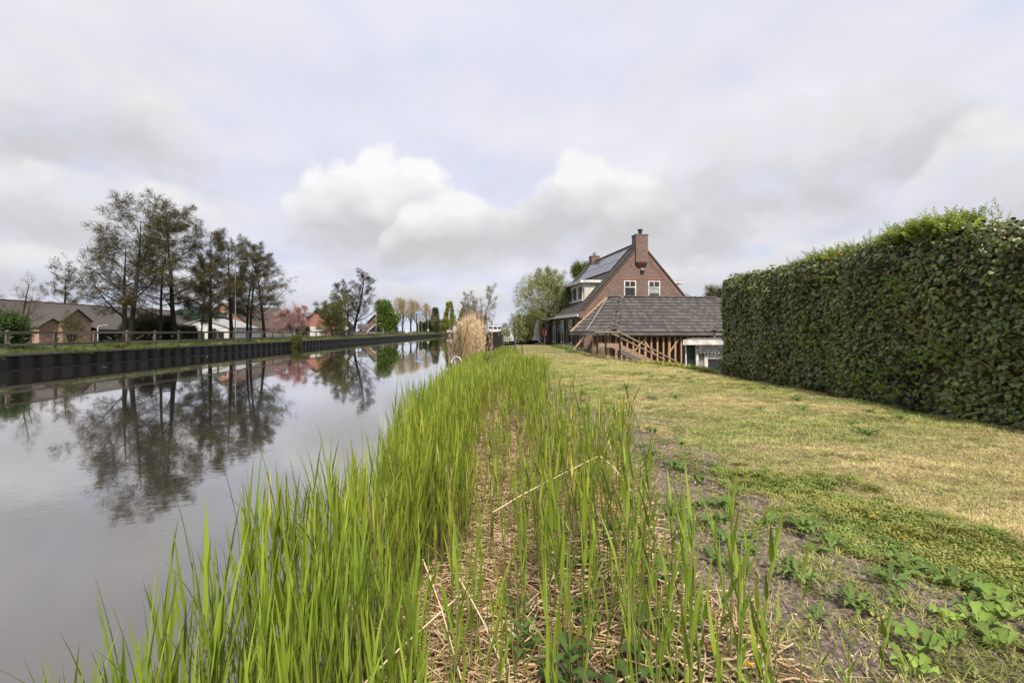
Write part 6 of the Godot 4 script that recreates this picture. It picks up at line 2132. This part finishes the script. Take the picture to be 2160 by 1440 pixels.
func make_shore_plants() -> void:
	# old dry reeds, tall and tan
	var cane := MB.new()
	cane.col = Color(0.70, 0.54, 0.36)
	cane.tube(PackedVector3Array([V(0, 0, 0), V(0.01, 1.0, 0), V(0.03, 2.0, 0.01), V(0.07, 2.9, 0.02)]), PackedFloat32Array([0.007, 0.006, 0.005, 0.003]), 3)
	for k in 9:
		var a := k * 2.5
		cane.col = Color(0.78, 0.62, 0.43) * R(0.85, 1.15)
		cane.blade(V(0.02, 0.9 + k * 0.2, 0), V(cos(a) * 0.5, 1, sin(a) * 0.5).normalized(), V(cos(a), -0.4, sin(a)).normalized(), 0.42, 0.016, 0.8, 3, 2)
	var ks := Copies.new()
	for k in 1000:
		var x := -1.45 + rng.randfn(0, 0.45)
		var d := 30.0 + R(-1.8, 2.2)
		var y := maxf(land(x, d), -0.3)
		var s := R(0.72, 1.15) * (1.0 - 0.22 * absf(x + 1.3))
		ks.add(Transform3D(Basis(Vector3.UP, R(0, TAU)).rotated(V(0, 0, 1), R(-0.10, 0.08)).rotated(V(1, 0, 0), R(-0.08, 0.08)).scaled(V(1.1, s * 1.16, 1.1)), V(x, y, -d)), Color(1, 1, 1) * R(0.7, 1.2))
	var dr := tag(base("dry_reeds", V(0, 0, 0)), "stand of tall tan dead reeds at the water's edge", "reeds", "", "stuff")
	many("canes", cane.mesh(), M.straw, ks, dr)
	var pl := MB.new()
	for k in 40:
		var a := k * 2.4
		pl.col = Color(0.24, 0.17, 0.13) * R(0.7, 1.3)
		pl.blade(V(0, k * 0.006, 0), V(cos(a) * 0.5 + 0.2, 1, sin(a) * 0.5).normalized(), V(cos(a), 0, sin(a)), 0.12, 0.012, 0.4, 2, 1)
	var kp := Copies.new()
	for k in 46:
		var x := -1.0 + rng.randfn(0, 0.4)
		kp.add(Transform3D(Basis(Vector3.UP, R(0, TAU)).rotated(V(0, 0, 1), R(-0.5, 0.2)).scaled(Vector3.ONE * R(0.7, 1.1)), V(x, R(2.75, 3.35), -30.0 + R(-1, 1))))
	many("plumes", pl.mesh(), M.straw, kp, dr)
	# sallow behind, half bare
	var w := {"seg": [0.6, 0.4, 0.3], "wob": [0.10, 0.14, 0.2], "up": [0.1, 0.5, 0.4], "end": [0.25, 0.25, 0.3], "count": [12, 6, 3], "from": [0.2, 0.2, 0.2], "angle": [0.6, 0.6, 0.6], "ratio": [0.42, 0.4, 0.5], "thin": [0.5, 0.5, 0.5], "flat": 0.0, "topw": 0.35, "taper": 1.2, "leaf_from": 2, "per_tip": 1, "fork": 0.14}
	leaf_clump.sallow = clump(8, 9, 0.26, 0.09, 0.22)
	tree("sallow_bush", "thin grey-green sallow rising behind the dry reeds", "bush", "", V(-1.35, 0.1, -33.5), Y(612, 33.5), 0.05, w, leaf_clump.sallow, [Color(0.27, 0.28, 0.14), Color(0.33, 0.32, 0.18)], Vector2(0.4, 0.85), M.leaf, Color(3.2, 2.9, 2.3), 4)
	tree("bare_sapling", "dark bare sapling in front of the dry reeds", "bush", "", V(X(967, 27.5), 0.0, -27.5), 3.0, 0.026, w, leaf_clump.twigs, [Color(0.16, 0.12, 0.07)], Vector2(0.12, 0.25), M.leaf, Color(1.4, 1.1, 0.8), 3)
	tree("bare_sapling", "bare sapling at the water side of the dry reeds", "bush", "", V(X(948, 26.5), 0.0, -26.5), 2.4, 0.02, w, leaf_clump.twigs, [Color(0.16, 0.13, 0.07)], Vector2(0.12, 0.25), M.leaf, Color(1.6, 1.3, 0.9), 2)
	# dark iris leaves
	var ir := base("iris_clump", V(-0.5, 0.15, -25.5))
	tag(ir, "dark green strap-leaved iris clump before the dry reeds", "plant")
	for k in 46:
		var m := MB.new()
		var a := k * 2.4
		m.col = Color(0.035, 0.06, 0.025) * R(0.7, 1.6)
		m.blade(V(cos(a), 0, sin(a)) * R(0, 0.6), V(cos(a) * 0.45, 1, sin(a) * 0.45).normalized(), V(cos(a), -0.2, sin(a)).normalized(), R(0.8, 1.35), 0.05, R(0.6, 1.6), 5, 2, 0.1)
		put("leaf", m.mesh(), M.ivy, ir)
	# white hoop in the reeds
	var ho := base("white_hoop", V(X(963, 24), 0.55, -24))
	tag(ho, "white plastic hoop sticking out of the reeds before the iris", "hoop")
	var hm := MB.new()
	var hp := PackedVector3Array()
	var hr := PackedFloat32Array()
	for q in 17:
		var a := PI * q / 16.0
		hp.push_back(V(cos(a) * 0.26, sin(a) * 0.32, 0.05 * sin(a * 2))); hr.push_back(0.03)
	hm.tube(hp, hr, 8)
	put("bent_pipe", hm.mesh(), M.white, ho)
	bx("stake", ho, V(0.26, -0.4, 0), V(0.05, 0.9, 0.05), M.oldwood)

func _ready() -> void:
	rng.seed = 7
	var cam := Camera3D.new()
	cam.name = "camera"
	add_child(cam)
	cam.position = V(0, EYE, 0)
	cam.projection = Camera3D.PROJECTION_FRUSTUM
	cam.near = 0.1
	cam.far = 3000.0
	cam.size = 0.1 * 1440.0 / FOCAL
	cam.frustum_offset = Vector2(0.1 * (1080.0 - 1036.0) / FOCAL, -0.1 * (720.0 - 699.0) / FOCAL)
	cam.current = true
	var env := Environment.new()
	env.background_mode = Environment.BG_SKY
	env.sky = Sky.new()
	env.sky.sky_material = make_sky()
	env.background_energy_multiplier = 0.62
	env.tonemap_mode = Environment.TONE_MAPPER_LINEAR
	env.tonemap_exposure = 1.7
	env.sdfgi_enabled = true
	env.ssao_enabled = true
	env.ssil_enabled = true
	var we := WorldEnvironment.new()
	we.name = "environment"
	we.environment = env
	add_child(we)
	# soft sun through thin cloud, high behind the camera and a little to the right
	var sun := DirectionalLight3D.new()
	sun.name = "sun"
	add_child(sun)
	sun.light_energy = 1.15
	sun.light_color = Color(1.0, 0.95, 0.87)
	sun.light_angular_distance = 7.0
	sun.shadow_enabled = true
	sun.look_at_from_position(V(0.10, 0.95, 0.75) * 50.0, Vector3.ZERO)
	print("sky ", Time.get_ticks_msec())
	make_materials()
	make_land()
	print("land ", Time.get_ticks_msec())
	make_piling()
	make_fence()
	make_farms()
	make_house()
	make_annexe()
	make_garden_room()
	make_stairs()
	print("built ", Time.get_ticks_msec())
	make_roadside()
	make_far_trees()
	print("trees ", Time.get_ticks_msec())
	make_garden()
	make_hedge()
	print("hedge ", Time.get_ticks_msec())
	boat(P(1044, 735, 60) * V(1, 0, 1), 0.15, 8.5, 2.3, 1.75, "white cabin cruiser bow-on behind the black screen", M.canvas, true)
	boat(V(2.7, 0, -57.5), 1.25, 5.5, 1.9, 0.95, "small white boat lying behind the young trees", M.grey, false)
	boat(V(1.5, 0, -70), 0.1, 7.0, 2.4, 1.5, "boat with ochre yellow canopy beside the cruiser", M.yellow, true)
	boat(V(X(948, 228), 0, -228), 0.1, 10.0, 3.4, 1.6, "small white boat far down the canal", M.canvas, true)
	make_floating()
	make_shore_plants()
	make_bank_grass()
	make_grass()
	make_reeds()
	make_weeds()
	print("done ", Time.get_ticks_msec())
